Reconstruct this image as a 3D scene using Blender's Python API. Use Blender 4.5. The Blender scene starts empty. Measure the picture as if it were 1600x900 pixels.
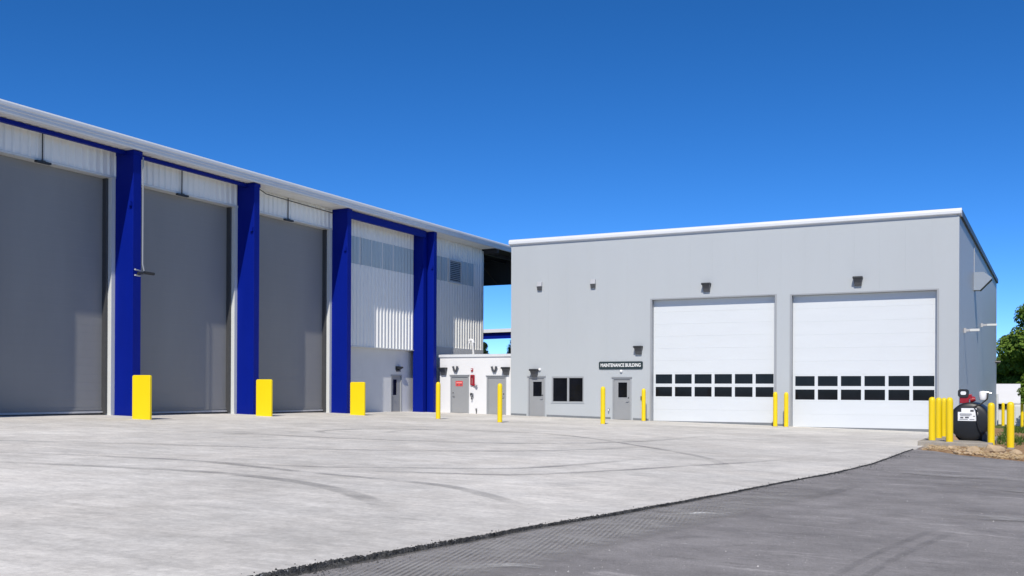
import bpy, bmesh, math, random
from mathutils import Vector, Matrix, noise as mnoise
random.seed(7)
S = bpy.context.scene
COL = S.collection

# ------------------------------------------------------------------ camera, sky, sun, exposure
cam_d = bpy.data.cameras.new("camera")
cam = bpy.data.objects.new("camera", cam_d)
COL.objects.link(cam)
S.camera = cam
FPX, CYPX = 1572.03, 604.81                      # focal length and optical centre, in 1600x900 pixels
cam_d.sensor_fit = 'HORIZONTAL'
cam_d.sensor_width = 36.0
cam_d.lens = 36.0 * FPX / 1600.0
cam_d.shift_y = (CYPX - 450.0) / 1600.0
cam_d.clip_start, cam_d.clip_end = 0.1, 6000.0
YAW, PITCH, ROLL = math.radians(26.78), math.radians(0.18), math.radians(0.234)
CAM_H = 1.337
cam.rotation_mode = 'XYZ'
cam.matrix_world = (Matrix.Translation((0, 0, CAM_H)) @ Matrix.Rotation(YAW, 4, 'Z')
                    @ Matrix.Rotation(math.pi / 2 + PITCH, 4, 'X') @ Matrix.Rotation(ROLL, 4, 'Z'))

SUN_DIR = Vector((0.27, -1.0, 1.10)).normalized()   # towards the sun
sun_el = math.asin(SUN_DIR.z)
sun_az = math.atan2(SUN_DIR.x, SUN_DIR.y)
w = bpy.data.worlds.new("World")
S.world = w
w.use_nodes = True
nt = w.node_tree
bg = nt.nodes["Background"]
sky = nt.nodes.new("ShaderNodeTexSky")
sky.sky_type = 'NISHITA'
sky.sun_disc = False
sky.sun_elevation = sun_el
sky.sun_rotation = sun_az
sky.altitude = 3600.0
sky.air_density = 0.6
sky.dust_density = 0.0
sky.ozone_density = 3.0
hs = nt.nodes.new("ShaderNodeHueSaturation")
hs.inputs["Saturation"].default_value = 1.28
hs.inputs["Hue"].default_value = 0.504
nt.links.new(sky.outputs[0], hs.inputs["Color"])
nt.links.new(hs.outputs[0], bg.inputs["Color"])
bg.inputs["Strength"].default_value = 0.15

sd = bpy.data.lights.new("sun", 'SUN')
so = bpy.data.objects.new("sun", sd)
COL.objects.link(so)
sd.energy = 3.75
sd.angle = math.radians(0.5)
sd.color = (1.0, 0.93, 0.82)
so.rotation_mode = 'QUATERNION'
so.rotation_quaternion = SUN_DIR.to_track_quat('Z', 'Y')
so.location = (10, -30, 40)

vs = S.view_settings
vs.view_transform = 'Standard'
vs.look = 'None'
vs.exposure = 0.36
vs.gamma = 1.0
vs.use_curve_mapping = False


# ------------------------------------------------------------------ helpers
def lin(r, g, b):
    f = lambda c: (c / 12.92 if c <= 0.04045 else ((c + 0.055) / 1.055) ** 2.4)
    return (f(r / 255.0), f(g / 255.0), f(b / 255.0))


def material(name, color, rough=0.6, metal=0.0, var=0.06, scale=3.0, stretch=(1, 1, 1), bump=0.0, bscale=40.0,
             spec=0.5, var2=0.0, scale2=0.3, coat=0.0):
    m = bpy.data.materials.new(name)
    m.use_nodes = True
    t = m.node_tree
    b = t.nodes["Principled BSDF"]
    b.inputs["Roughness"].default_value = rough
    b.inputs["Metallic"].default_value = metal
    b.inputs["Specular IOR Level"].default_value = spec
    b.inputs["Coat Weight"].default_value = coat
    tc = t.nodes.new("ShaderNodeTexCoord")
    mp = t.nodes.new("ShaderNodeMapping")
    mp.inputs["Scale"].default_value = stretch
    t.links.new(tc.outputs["Object"], mp.inputs["Vector"])
    n = t.nodes.new("ShaderNodeTexNoise")
    n.inputs["Scale"].default_value = scale
    n.inputs["Detail"].default_value = 6.0
    n.inputs["Roughness"].default_value = 0.62
    t.links.new(mp.outputs[0], n.inputs["Vector"])
    rmp = t.nodes.new("ShaderNodeMapRange")
    rmp.inputs["From Min"].default_value = 0.25
    rmp.inputs["From Max"].default_value = 0.75
    rmp.inputs["To Min"].default_value = 1.0 - var
    rmp.inputs["To Max"].default_value = 1.0 + var
    t.links.new(n.outputs["Fac"], rmp.inputs["Value"])
    last = rmp.outputs[0]
    if var2:
        n2 = t.nodes.new("ShaderNodeTexNoise")
        n2.inputs["Scale"].default_value = scale2
        n2.inputs["Detail"].default_value = 4.0
        t.links.new(mp.outputs[0], n2.inputs["Vector"])
        r2 = t.nodes.new("ShaderNodeMapRange")
        r2.inputs["From Min"].default_value = 0.3
        r2.inputs["From Max"].default_value = 0.7
        r2.inputs["To Min"].default_value = 1.0 - var2
        r2.inputs["To Max"].default_value = 1.0 + var2
        t.links.new(n2.outputs["Fac"], r2.inputs["Value"])
        mm = t.nodes.new("ShaderNodeMath")
        mm.operation = 'MULTIPLY'
        t.links.new(last, mm.inputs[0])
        t.links.new(r2.outputs[0], mm.inputs[1])
        last = mm.outputs[0]
    vm = t.nodes.new("ShaderNodeVectorMath")
    vm.operation = 'SCALE'
    vm.inputs[0].default_value = color
    t.links.new(last, vm.inputs["Scale"])
    t.links.new(vm.outputs[0], b.inputs["Base Color"])
    if bump:
        n3 = t.nodes.new("ShaderNodeTexNoise")
        n3.inputs["Scale"].default_value = bscale
        n3.inputs["Detail"].default_value = 5.0
        t.links.new(tc.outputs["Object"], n3.inputs["Vector"])
        bp = t.nodes.new("ShaderNodeBump")
        bp.inputs["Strength"].default_value = bump
        bp.inputs["Distance"].default_value = 0.02
        t.links.new(n3.outputs["Fac"], bp.inputs["Height"])
        t.links.new(bp.outputs[0], b.inputs["Normal"])
    return m


M = {}
M['wall_grey'] = material("grey_metal_wall", (0.412, 0.440, 0.458), 0.5, 0, 0.022, 0.6, (1, 1, 0.25), bump=0.03, bscale=3)
M['white_siding'] = material("white_siding", (0.80, 0.80, 0.77), 0.42, 0, 0.03, 1.5, (1, 1, 0.2))
M['hood_metal'] = material("hood_metal", (0.30, 0.35, 0.41), 0.4, 0.2, 0.05, 2.0)
M['white_trim'] = material("white_trim", (0.60, 0.62, 0.61), 0.4, 0, 0.03, 2.0)
M['soffit'] = material("soffit_white", (0.80, 0.80, 0.76), 0.5, 0, 0.03, 2.0)
M['gutter'] = material("gutter_metal", (0.62, 0.64, 0.66), 0.35, 0.0, 0.05, 1.0)
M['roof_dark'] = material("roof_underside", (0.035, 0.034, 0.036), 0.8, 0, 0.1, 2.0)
M['roof_top'] = material("roof_sheet", (0.5, 0.52, 0.53), 0.45, 0, 0.05, 1.0)
M['blue'] = material("blue_paint", (0.0008, 0.010, 0.21), 0.5, 0, 0.06, 2.0, (1, 1, 0.3), bump=0.02, bscale=6, spec=0.12)
M['door_grey'] = material("grey_door_curtain", (0.240, 0.240, 0.236), 0.5, 0, 0.05, 0.8, (1, 1, 0.25), spec=0.4)
M['rail_dark'] = material("dark_rail", (0.05, 0.052, 0.055), 0.5, 0, 0.08, 3.0)
M['bar_light'] = material("bottom_bar", (0.48, 0.48, 0.48), 0.5, 0.0, 0.1, 3.0)
M['precast'] = material("precast_wall", (0.60, 0.61, 0.62), 0.8, 0, 0.04, 1.2, bump=0.08, bscale=30)
M['white_wall'] = material("white_wall", (0.68, 0.685, 0.69), 0.6, 0, 0.03, 1.0, bump=0.04, bscale=25)
M['oh_door'] = material("overhead_door_white", (0.60, 0.63, 0.65), 0.4, 0, 0.02, 1.0, (0.6, 1, 3))
M['door_leaf'] = material("door_leaf_grey", (0.27, 0.28, 0.29), 0.45, 0, 0.03, 2.0)
M['frame_grey'] = material("frame_grey", (0.30, 0.315, 0.33), 0.45, 0, 0.03, 2.0)
M['coping'] = material("coping_metal", (0.62, 0.64, 0.66), 0.38, 0.0, 0.04, 1.0)
M['shaded_coping'] = material("shaded_coping", (0.035, 0.05, 0.075), 0.5, 0, 0.05, 1.0)
M['flash'] = material("base_flashing", (0.16, 0.175, 0.19), 0.6, 0, 0.08, 2.0)
M['black'] = material("black_fixture", (0.018, 0.02, 0.022), 0.45, 0, 0.1, 4.0)
M['lens'] = material("lamp_lens", (0.07, 0.075, 0.085), 0.35, 0, 0.1, 10.0)
M['lamp_grey'] = material("lamp_grey", (0.40, 0.41, 0.43), 0.45, 0, 0.05, 4.0)
M['yellow'] = material("yellow_plastic", (0.80, 0.60, 0.004), 0.45, 0, 0.03, 2.0, (1, 1, 0.3), spec=0.4)
M['yellow2'] = material("yellow_sleeve", (0.80, 0.58, 0.006), 0.42, 0, 0.06, 2.0, (1, 1, 0.3), spec=0.4)
M['tank'] = material("tank_black", (0.009, 0.011, 0.015), 0.45, 0, 0.12, 2.5, bump=0.03, bscale=8)
M['tank_dark'] = material("saddle_black", (0.008, 0.008, 0.009), 0.7, 0, 0.1, 3.0)
M['decal'] = material("decal_white", (0.75, 0.77, 0.80), 0.5, 0, 0.03, 4.0)
M['ink'] = material("decal_ink", (0.08, 0.085, 0.1), 0.6, 0, 0.1, 8.0)
M['red'] = material("red_paint", (0.30, 0.008, 0.018), 0.4, 0, 0.08, 6.0)
M['red_bright'] = material("red_sign", (0.62, 0.06, 0.06), 0.5, 0, 0.05, 6.0)
M['hose'] = material("hose_rubber", (0.01, 0.01, 0.011), 0.5, 0, 0.1, 5.0)
M['steel'] = material("steel", (0.45, 0.46, 0.47), 0.35, 0.7, 0.05, 5.0)
M['white_filter'] = material("filter_white", (0.8, 0.8, 0.8), 0.4, 0, 0.02, 5.0)
M['pad'] = material("pad_concrete", (0.30, 0.275, 0.235), 0.9, 0, 0.14, 6.0, bump=0.25, bscale=25)
M['sign_dark'] = material("sign_board", (0.016, 0.03, 0.034), 0.4, 0, 0.05, 4.0)
M['letter'] = material("sign_letters", (0.70, 0.71, 0.71), 0.5, 0, 0.01, 4.0)
M['poly'] = material("translucent_panel", (0.44, 0.51, 0.53), 0.28, 0, 0.06, 1.2, (1, 1, 0.2))
M['bark'] = material("bark", (0.09, 0.065, 0.045), 0.9, 0, 0.2, 6.0, (1, 1, 0.3), bump=0.4, bscale=12)
M['stone'] = material("pale_stone", (0.43, 0.32, 0.20), 0.9, 0, 0.2, 6.0, bump=0.3, bscale=14)
M['straw'] = material("dry_straw", (0.46, 0.34, 0.18), 0.8, 0, 0.25, 9.0)
M['tar'] = material("tar_edge", (0.045, 0.045, 0.045), 0.9, 0, 0.9, 60.0, bump=0.6, bscale=90, spec=0.2, var2=0.6, scale2=9.0)
M['beige'] = material("beige_band", (0.42, 0.33, 0.26), 0.8, 0, 0.08, 3.0)


def glass_material(name, col):
    m = bpy.data.materials.new(name)
    m.use_nodes = True
    b = m.node_tree.nodes["Principled BSDF"]
    t = m.node_tree
    n = t.nodes.new("ShaderNodeTexNoise")
    n.inputs["Scale"].default_value = 1.7
    tc = t.nodes.new("ShaderNodeTexCoord")
    t.links.new(tc.outputs["Object"], n.inputs["Vector"])
    cr = t.nodes.new("ShaderNodeMix")
    cr.data_type = 'RGBA'
    cr.inputs[6].default_value = (*col, 1)
    cr.inputs[7].default_value = (col[0] * 3, col[1] * 3, col[2] * 3.4, 1)
    t.links.new(n.outputs["Fac"], cr.inputs[0])
    t.links.new(cr.outputs[2], b.inputs["Base Color"])
    b.inputs["Roughness"].default_value = 0.06
    b.inputs["Specular IOR Level"].default_value = 0.16
    return m


M['glass'] = glass_material("dark_glass", (0.0035, 0.004, 0.005))


def leaf_material(name, c1, c2):
    m = bpy.data.materials.new(name)
    m.use_nodes = True
    t = m.node_tree
    b = t.nodes["Principled BSDF"]
    b.inputs["Roughness"].default_value = 0.6
    b.inputs["Specular IOR Level"].default_value = 0.25
    tc = t.nodes.new("ShaderNodeTexCoord")
    n = t.nodes.new("ShaderNodeTexNoise")
    n.inputs["Scale"].default_value = 1.1
    n.inputs["Detail"].default_value = 5
    t.links.new(tc.outputs["Object"], n.inputs["Vector"])
    mp = t.nodes.new("ShaderNodeMapRange")
    mp.inputs["From Min"].default_value = 0.35
    mp.inputs["From Max"].default_value = 0.65
    t.links.new(n.outputs["Fac"], mp.inputs["Value"])
    mx = t.nodes.new("ShaderNodeMix")
    mx.data_type = 'RGBA'
    mx.inputs[6].default_value = (*c1, 1)
    mx.inputs[7].default_value = (*c2, 1)
    t.links.new(mp.outputs[0], mx.inputs[0])
    t.links.new(mx.outputs[2], b.inputs["Base Color"])
    tr = t.nodes.new("ShaderNodeBsdfTranslucent")
    t.links.new(mx.outputs[2], tr.inputs["Color"])
    ms = t.nodes.new("ShaderNodeMixShader")
    ms.inputs[0].default_value = 0.35
    t.links.new(b.outputs[0], ms.inputs[1])
    t.links.new(tr.outputs[0], ms.inputs[2])
    t.links.new(ms.outputs[0], t.nodes["Material Output"].inputs["Surface"])
    return m


M['leaf'] = leaf_material("broad_leaf", (0.085, 0.17, 0.02), (0.24, 0.35, 0.055))
M['leaf_dark'] = leaf_material("dark_leaf", (0.015, 0.038, 0.016), (0.04, 0.08, 0.025))
M['grass'] = leaf_material("grass_blades", (0.05, 0.11, 0.018), (0.13, 0.20, 0.04))


def concrete_material():
    m = bpy.data.materials.new("concrete_paving")
    m.use_nodes = True
    t = m.node_tree
    L = t.links.new
    b = t.nodes["Principled BSDF"]
    b.inputs["Roughness"].default_value = 0.85
    b.inputs["Specular IOR Level"].default_value = 0.25
    tc = t.nodes.new("ShaderNodeTexCoord")

    def noise(scale, detail, stretch, rot=0.0, rough=0.6):
        mp = t.nodes.new("ShaderNodeMapping")
        mp.inputs["Scale"].default_value = stretch
        mp.inputs["Rotation"].default_value = (0, 0, rot)
        L(tc.outputs["Object"], mp.inputs["Vector"])
        n = t.nodes.new("ShaderNodeTexNoise")
        n.inputs["Scale"].default_value = scale
        n.inputs["Detail"].default_value = detail
        n.inputs["Roughness"].default_value = rough
        L(mp.outputs[0], n.inputs["Vector"])
        return n.outputs["Fac"]

    def rng(v, a, bb, c, d):
        r = t.nodes.new("ShaderNodeMapRange")
        r.inputs[1].default_value, r.inputs[2].default_value = a, bb
        r.inputs[3].default_value, r.inputs[4].default_value = c, d
        L(v, r.inputs[0])
        return r.outputs[0]

    def mul(a, c):
        x = t.nodes.new("ShaderNodeMath")
        x.operation = 'MULTIPLY'
        L(a, x.inputs[0])
        L(c, x.inputs[1])
        return x.outputs[0]
    v = rng(noise(0.2, 7, (1, 1, 1)), 0.32, 0.68, 0.80, 1.12)                 # broad cloudy patches
    v = mul(v, rng(noise(1.3, 9, (1, 1, 1), 0.0, 0.75), 0.34, 0.66, 0.83, 1.12))
    v = mul(v, rng(noise(3.2, 8, (0.35, 1.5, 1), 0.47, 0.75), 0.34, 0.66, 0.86, 1.09))    # trowel streaks
    v = mul(v, rng(noise(14.0, 8, (1, 1, 1), 0.0, 0.75), 0.3, 0.7, 0.82, 1.14))
    v = mul(v, rng(noise(90.0, 3, (1, 1, 1)), 0.2, 0.8, 0.90, 1.08))
    v = mul(v, rng(noise(2.1, 8, (0.4, 1.6, 1), 0.47, 0.8), 0.57, 0.69, 1.0, 0.78))     # dark scuffs
    v = mul(v, rng(noise(1.7, 8, (0.35, 1.6, 1.3), 0.42, 0.8), 0.57, 0.69, 1.0, 1.14))  # pale scuffs
    v = mul(v, rng(noise(7.0, 2, (1, 1, 1)), 0.765, 0.785, 1.0, 0.55))                   # small dark spots
    warm = rng(noise(0.5, 5, (1, 1, 1)), 0.4, 0.7, 0.0, 1.0)
    mx = t.nodes.new("ShaderNodeMix")
    mx.data_type = 'RGBA'
    mx.inputs[6].default_value = (0.635, 0.615, 0.57, 1)
    mx.inputs[7].default_value = (0.645, 0.615, 0.56, 1)
    L(warm, mx.inputs[0])
    vm = t.nodes.new("ShaderNodeVectorMath")
    vm.operation = 'SCALE'
    L(mx.outputs[2], vm.inputs[0])
    L(v, vm.inputs["Scale"])
    L(vm.outputs[0], b.inputs["Base Color"])
    bp = t.nodes.new("ShaderNodeBump")
    bp.inputs["Strength"].default_value = 0.25
    bp.inputs["Distance"].default_value = 0.01
    L(noise(30, 6, (0.6, 1.6, 1), 0.45), bp.inputs["Height"])
    L(bp.outputs[0], b.inputs["Normal"])
    return m


def asphalt_material():
    m = bpy.data.materials.new("asphalt")
    m.use_nodes = True
    t = m.node_tree
    L = t.links.new
    b = t.nodes["Principled BSDF"]
    b.inputs["Roughness"].default_value = 0.9
    b.inputs["Specular IOR Level"].default_value = 0.2
    tc = t.nodes.new("ShaderNodeTexCoord")

    def noise(scale, detail, stretch, rot=0.0, rough=0.6):
        mp = t.nodes.new("ShaderNodeMapping")
        mp.inputs["Scale"].default_value = stretch
        mp.inputs["Rotation"].default_value = (0, 0, rot)
        L(tc.outputs["Object"], mp.inputs["Vector"])
        n = t.nodes.new("ShaderNodeTexNoise")
        n.inputs["Scale"].default_value = scale
        n.inputs["Detail"].default_value = detail
        n.inputs["Roughness"].default_value = rough
        L(mp.outputs[0], n.inputs["Vector"])
        return n.outputs["Fac"]

    def rng(v, a, bb, c, d):
        r = t.nodes.new("ShaderNodeMapRange")
        r.inputs[1].default_value, r.inputs[2].default_value = a, bb
        r.inputs[3].default_value, r.inputs[4].default_value = c, d
        L(v, r.inputs[0])
        return r.outputs[0]

    def mul(a, c):
        x = t.nodes.new("ShaderNodeMath")
        x.operation = 'MULTIPLY'
        L(a, x.inputs[0])
        L(c, x.inputs[1])
        return x.outputs[0]
    v = rng(noise(0.3, 7, (1, 1, 1)), 0.3, 0.7, 0.84, 1.14)
    v = mul(v, rng(noise(1.4, 8, (1, 1, 1), 0.0, 0.72), 0.34, 0.66, 0.80, 1.16))
    v = mul(v, rng(noise(150, 2, (1, 1, 1)), 0.25, 0.75, 0.62, 1.40))                     # aggregate
    v = mul(v, rng(noise(38, 6, (1, 1, 1), 0.0, 0.7), 0.3, 0.7, 0.84, 1.18))
    v = mul(v, rng(noise(1.5, 9, (0.35, 1.5, 1), 0.25, 0.8), 0.56, 0.68, 1.0, 1.60))       # dusty scuffs
    v = mul(v, rng(noise(2.2, 8, (0.4, 1.6, 1), 0.1, 0.8), 0.57, 0.69, 1.0, 0.68))
    v = mul(v, rng(noise(4.5, 9, (0.4, 1.5, 1), 0.5, 0.8), 0.58, 0.68, 1.0, 1.45))
    v = mul(v, rng(noise(9.0, 2, (1, 1, 1)), 0.745, 0.77, 1.0, 2.0))                      # pale grit
    vm = t.nodes.new("ShaderNodeVectorMath")
    vm.operation = 'SCALE'
    vm.inputs[0].default_value = (0.240, 0.229, 0.224)
    L(v, vm.inputs["Scale"])
    L(vm.outputs[0], b.inputs["Base Color"])
    bp = t.nodes.new("ShaderNodeBump")
    bp.inputs["Strength"].default_value = 0.5
    bp.inputs["Distance"].default_value = 0.012
    L(noise(90, 4, (1, 1, 1)), bp.inputs["Height"])
    L(bp.outputs[0], b.inputs["Normal"])
    return m


def overlay_material(name, col, strength, nscale=2.2, ridge=False):
    """thin worn film on a ground sheet: uv.x across, uv.y along; ragged alpha"""
    m = bpy.data.materials.new(name)
    m.use_nodes = True
    t = m.node_tree
    L = t.links.new
    b = t.nodes["Principled BSDF"]
    b.inputs["Base Color"].default_value = (*col, 1)
    b.inputs["Roughness"].default_value = 0.9
    b.inputs["Specular IOR Level"].default_value = 0.2
    tc = t.nodes.new("ShaderNodeTexCoord")
    sp = t.nodes.new("ShaderNodeSeparateXYZ")
    L(tc.outputs["UV"], sp.inputs[0])

    def math_(op, a, c):
        x = t.nodes.new("ShaderNodeMath")
        x.operation = op
        for i, q in enumerate((a, c)):
            if isinstance(q, (int, float)):
                x.inputs[i].default_value = q
            else:
                L(q, x.inputs[i])
        return x.outputs[0]

    def bell(s, k):
        a = math_('MULTIPLY', s, math_('SUBTRACT', 1.0, s))
        a = math_('MULTIPLY', a, k)
        return math_('MINIMUM', a, 1.0)
    n = t.nodes.new("ShaderNodeTexNoise")
    n.inputs["Scale"].default_value = nscale
    n.inputs["Detail"].default_value = 7
    n.inputs["Roughness"].default_value = 0.65
    L(tc.outputs["Object"], n.inputs["Vector"])
    nn = t.nodes.new("ShaderNodeMapRange")
    nn.inputs[1].default_value, nn.inputs[2].default_value = 0.28, 0.62
    L(n.outputs["Fac"], nn.inputs[0])
    a = math_('MULTIPLY', bell(sp.outputs[0], 6.0), bell(sp.outputs[1], 5.0))
    a = math_('MULTIPLY', a, nn.outputs[0])
    if ridge:
        # tread lugs: slanted bars
        so_ = t.nodes.new("ShaderNodeSeparateXYZ")
        L(tc.outputs["Object"], so_.inputs[0])
        v = math_('MULTIPLY', math_('ADD', so_.outputs[0], math_('MULTIPLY', so_.outputs[1], 0.22)), ridge)
        s = math_('SINE', math_('MULTIPLY', v, 6.2832), 0.0)
        s = math_('ADD', math_('MULTIPLY', s, 0.5), 0.5)
        a = math_('MULTIPLY', a, s)
    a = math_('MULTIPLY', a, strength)
    L(a, b.inputs["Alpha"])
    return m


def dirt_material(name, c1, c2, c3):
    m = bpy.data.materials.new(name)
    m.use_nodes = True
    t = m.node_tree
    L = t.links.new
    b = t.nodes["Principled BSDF"]
    b.inputs["Roughness"].default_value = 0.95
    b.inputs["Specular IOR Level"].default_value = 0.1
    tc = t.nodes.new("ShaderNodeTexCoord")

    def noise(sc, d):
        n = t.nodes.new("ShaderNodeTexNoise")
        n.inputs["Scale"].default_value = sc
        n.inputs["Detail"].default_value = d
        n.inputs["Roughness"].default_value = 0.7
        L(tc.outputs["Object"], n.inputs["Vector"])
        return n.outputs["Fac"]

    def rng(v, a, bb):
        r = t.nodes.new("ShaderNodeMapRange")
        r.inputs[1].default_value, r.inputs[2].default_value = a, bb
        L(v, r.inputs[0])
        return r.outputs[0]

    def mix(f, a, c):
        x = t.nodes.new("ShaderNodeMix")
        x.data_type = 'RGBA'
        L(f, x.inputs[0])
        for i, q in ((6, a), (7, c)):
            if isinstance(q, tuple):
                x.inputs[i].default_value = (*q, 1)
            else:
                L(q, x.inputs[i])
        return x.outputs[2]
    c = mix(rng(noise(2.0, 6), 0.4, 0.6), c1, c2)
    c = mix(rng(noise(7.0, 6), 0.5, 0.68), c, c3)
    L(c, b.inputs["Base Color"])
    bp = t.nodes.new("ShaderNodeBump")
    bp.inputs["Strength"].default_value = 0.7
    bp.inputs["Distance"].default_value = 0.05
    L(noise(14, 6), bp.inputs["Height"])
    L(bp.outputs[0], b.inputs["Normal"])
    return m


M['concrete'] = concrete_material()
M['asphalt'] = asphalt_material()
M['tyre'] = overlay_material("tyre_rubber_film", (0.24, 0.24, 0.24), 0.44, 0.9)
M['dust_tread'] = overlay_material("dusty_tread", (0.42, 0.41, 0.39), 0.6, 3.0, ridge=19.0)
M['dust'] = overlay_material("dust_film", (0.33, 0.32, 0.31), 0.8, 2.6)
M['scuff'] = overlay_material("pale_scuff", (0.62, 0.62, 0.60), 1.0, 5.0)
M['crack'] = overlay_material("dark_scuff", (0.11, 0.11, 0.11), 0.20, 4.0)
M['dirt'] = dirt_material("bare_dirt", (0.33, 0.21, 0.115), (0.24, 0.145, 0.08), (0.44, 0.32, 0.18))
M['terrain'] = dirt_material("grassy_ground", (0.10, 0.13, 0.04), (0.07, 0.11, 0.03), (0.20, 0.15, 0.08))


class MB:
    def __init__(self):
        self.v, self.f = [], []

    def add(self, vs, fs):
        o = len(self.v)
        self.v += [tuple(p) for p in vs]
        self.f += [tuple(i + o for i in f) for f in fs]
        return self

    def box(self, x0, x1, y0, y1, z0, z1):
        return self.add([(x0, y0, z0), (x1, y0, z0), (x1, y1, z0), (x0, y1, z0),
                         (x0, y0, z1), (x1, y0, z1), (x1, y1, z1), (x0, y1, z1)],
                        [(3, 2, 1, 0), (4, 5, 6, 7), (0, 1, 5, 4), (1, 2, 6, 5), (2, 3, 7, 6), (3, 0, 4, 7)])

    def hexa(self, p):
        return self.add(p, [(3, 2, 1, 0), (4, 5, 6, 7), (0, 1, 5, 4), (1, 2, 6, 5), (2, 3, 7, 6), (3, 0, 4, 7)])

    def prism(self, prof, axis, a, b):
        """closed profile extruded along axis 'X' or 'Y' or 'Z' from a to b"""
        n = len(prof)

        def P(p, t):
            return {'X': (t, p[0], p[1]), 'Y': (p[0], t, p[1]), 'Z': (p[0], p[1], t)}[axis]
        vs = [P(p, a) for p in prof] + [P(p, b) for p in prof]
        fs = [(i, (i + 1) % n, n + (i + 1) % n, n + i) for i in range(n)]
        fs += [tuple(range(n - 1, -1, -1)), tuple(range(n, 2 * n))]
        return self.add(vs, fs)

    def tube(self, pts, r, n=10, caps=True):
        pts = [Vector(p) for p in pts]
        rs = r if isinstance(r, (list, tuple)) else [r] * len(pts)
        rings = []
        up = Vector((0, 0, 1))
        for i, p in enumerate(pts):
            d = (pts[min(i + 1, len(pts) - 1)] - pts[max(i - 1, 0)]).normalized()
            a = d.cross(up)
            if a.length < 1e-3:
                a = d.cross(Vector((0, 1, 0)))
            a.normalize()
            c = d.cross(a).normalized()
            rings.append([p + (a * math.cos(2 * math.pi * k / n) + c * math.sin(2 * math.pi * k / n)) * rs[i] for k in range(n)])
        vs = [q for ring in rings for q in ring]
        fs = []
        for i in range(len(pts) - 1):
            for k in range(n):
                fs.append((i * n + k, i * n + (k + 1) % n, (i + 1) * n + (k + 1) % n, (i + 1) * n + k))
        if caps:
            fs.append(tuple(range(n - 1, -1, -1)))
            fs.append(tuple((len(pts) - 1) * n + k for k in range(n)))
        return self.add(vs, fs)

    def lathe(self, c, axis, prof, n=24):
        """prof: list of (r, t) along axis through c"""
        vs, fs = [], []
        for r, t_ in prof:
            for k in range(n):
                a = 2 * math.pi * k / n
                u, v = r * math.cos(a), r * math.sin(a)
                vs.append({'X': (c[0] + t_, c[1] + u, c[2] + v), 'Y': (c[0] + u, c[1] + t_, c[2] + v),
                           'Z': (c[0] + u, c[1] + v, c[2] + t_)}[axis])
        for i in range(len(prof) - 1):
            for k in range(n):
                fs.append((i * n + k, i * n + (k + 1) % n, (i + 1) * n + (k + 1) % n, (i + 1) * n + k))
        fs.append(tuple(range(n - 1, -1, -1)))
        fs.append(tuple((len(prof) - 1) * n + k for k in range(n)))
        return self.add(vs, fs)

    def build(self, name, mat, parent=None, smooth=False, bevel=0.0, uv=None, segs=2):
        off = Vector((0, 0, 0))
        p = parent
        while p is not None:
            off += Vector(p.location)
            p = p.parent
        me = bpy.data.meshes.new(name)
        me.from_pydata([tuple(Vector(v) - off) for v in self.v], [], self.f)
        me.materials.append(mat)
        if uv:
            l = me.uv_layers.new(name="uv")
            for lp in me.loops:
                l.data[lp.index].uv = uv[lp.vertex_index]
        bm = bmesh.new()
        bm.from_mesh(me)
        if not uv:
            bmesh.ops.recalc_face_normals(bm, faces=bm.faces)
        bm.to_mesh(me)
        bm.free()
        if smooth:
            me.polygons.foreach_set("use_smooth", [True] * len(me.polygons))
        o = bpy.data.objects.new(name, me)
        COL.objects.link(o)
        if parent is not None:
            o.parent = parent
        if bevel:
            b = o.modifiers.new("bevel", 'BEVEL')
            b.width = bevel
            b.segments = segs
            b.limit_method = 'ANGLE'
        if smooth:
            try:
                me.set_sharp_from_angle(angle=math.radians(40))
            except Exception:
                pass
        return o


def thing(name, label, cat, loc=(0, 0, 0), group=None):
    o = bpy.data.objects.new(name, None)
    o.empty_display_size = 0.3
    COL.objects.link(o)
    o.location = loc
    o['label'] = label
    o['category'] = cat
    if group:
        o['group'] = group
    return o


def tag(o, label, cat, group=None):
    o['label'] = label
    o['category'] = cat
    if group:
        o['group'] = group
    return o


def copy_tree(o, parent=None):
    c = o.copy()
    COL.objects.link(c)
    c.parent = parent
    for ch in o.children:
        copy_tree(ch, c)
    return c


# ------------------------------------------------------------------ the site grade
def gz(x, y):
    xx = max(-45.0, min(12.0, x))
    yy = max(-30.0, min(75.0, y))
    return -0.0215 * xx - 0.011 * yy


def nz(x, y, s, seed=0.0):
    return mnoise.noise(Vector((x * s + seed, y * s - seed, seed * 1.7)))


EDGE = [(-30, -6.0), (0, -5.3), (5.39, -4.76), (6.71, -4.57), (8.61, -4.34), (9.72, -4.15), (11.07, -3.96), (13.05, -3.70), (15.98, -3.38), (18.94, -3.04), (21.81, -2.80), (30.6, -2.69)]


def edge_x(y, rag=1.0):
    for (a, xa), (b, xb) in zip(EDGE, EDGE[1:]):
        if a <= y <= b:
            t = (y - a) / (b - a)
            x = xa + (xb - xa) * t
            break
    else:
        x = EDGE[-1][1]
    return x + rag * (0.035 * nz(y, 3.1, 0.9) + 0.02 * nz(y, 7.7, 4.0) + 0.012 * nz(y, 1.3, 13.0))


def steps(a, b, s):
    n = max(1, int(round((b - a) / s)))
    return [a + (b - a) * i / n for i in range(n + 1)]


# smooth the edge polyline a little
def edge_s(y, rag=1.0):
    return sum(edge_x(y + d, rag if d == 0 else 0) for d in (-1.6, -0.8, 0, 0.8, 1.6)) / 5.0 + (edge_x(y, rag) - edge_x(y, 0)) * 0.8


ys = steps(-30, 3, 1.5) + steps(3, 31, 0.06)[1:] + steps(31, 48.9, 0.9)[1:]
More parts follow.
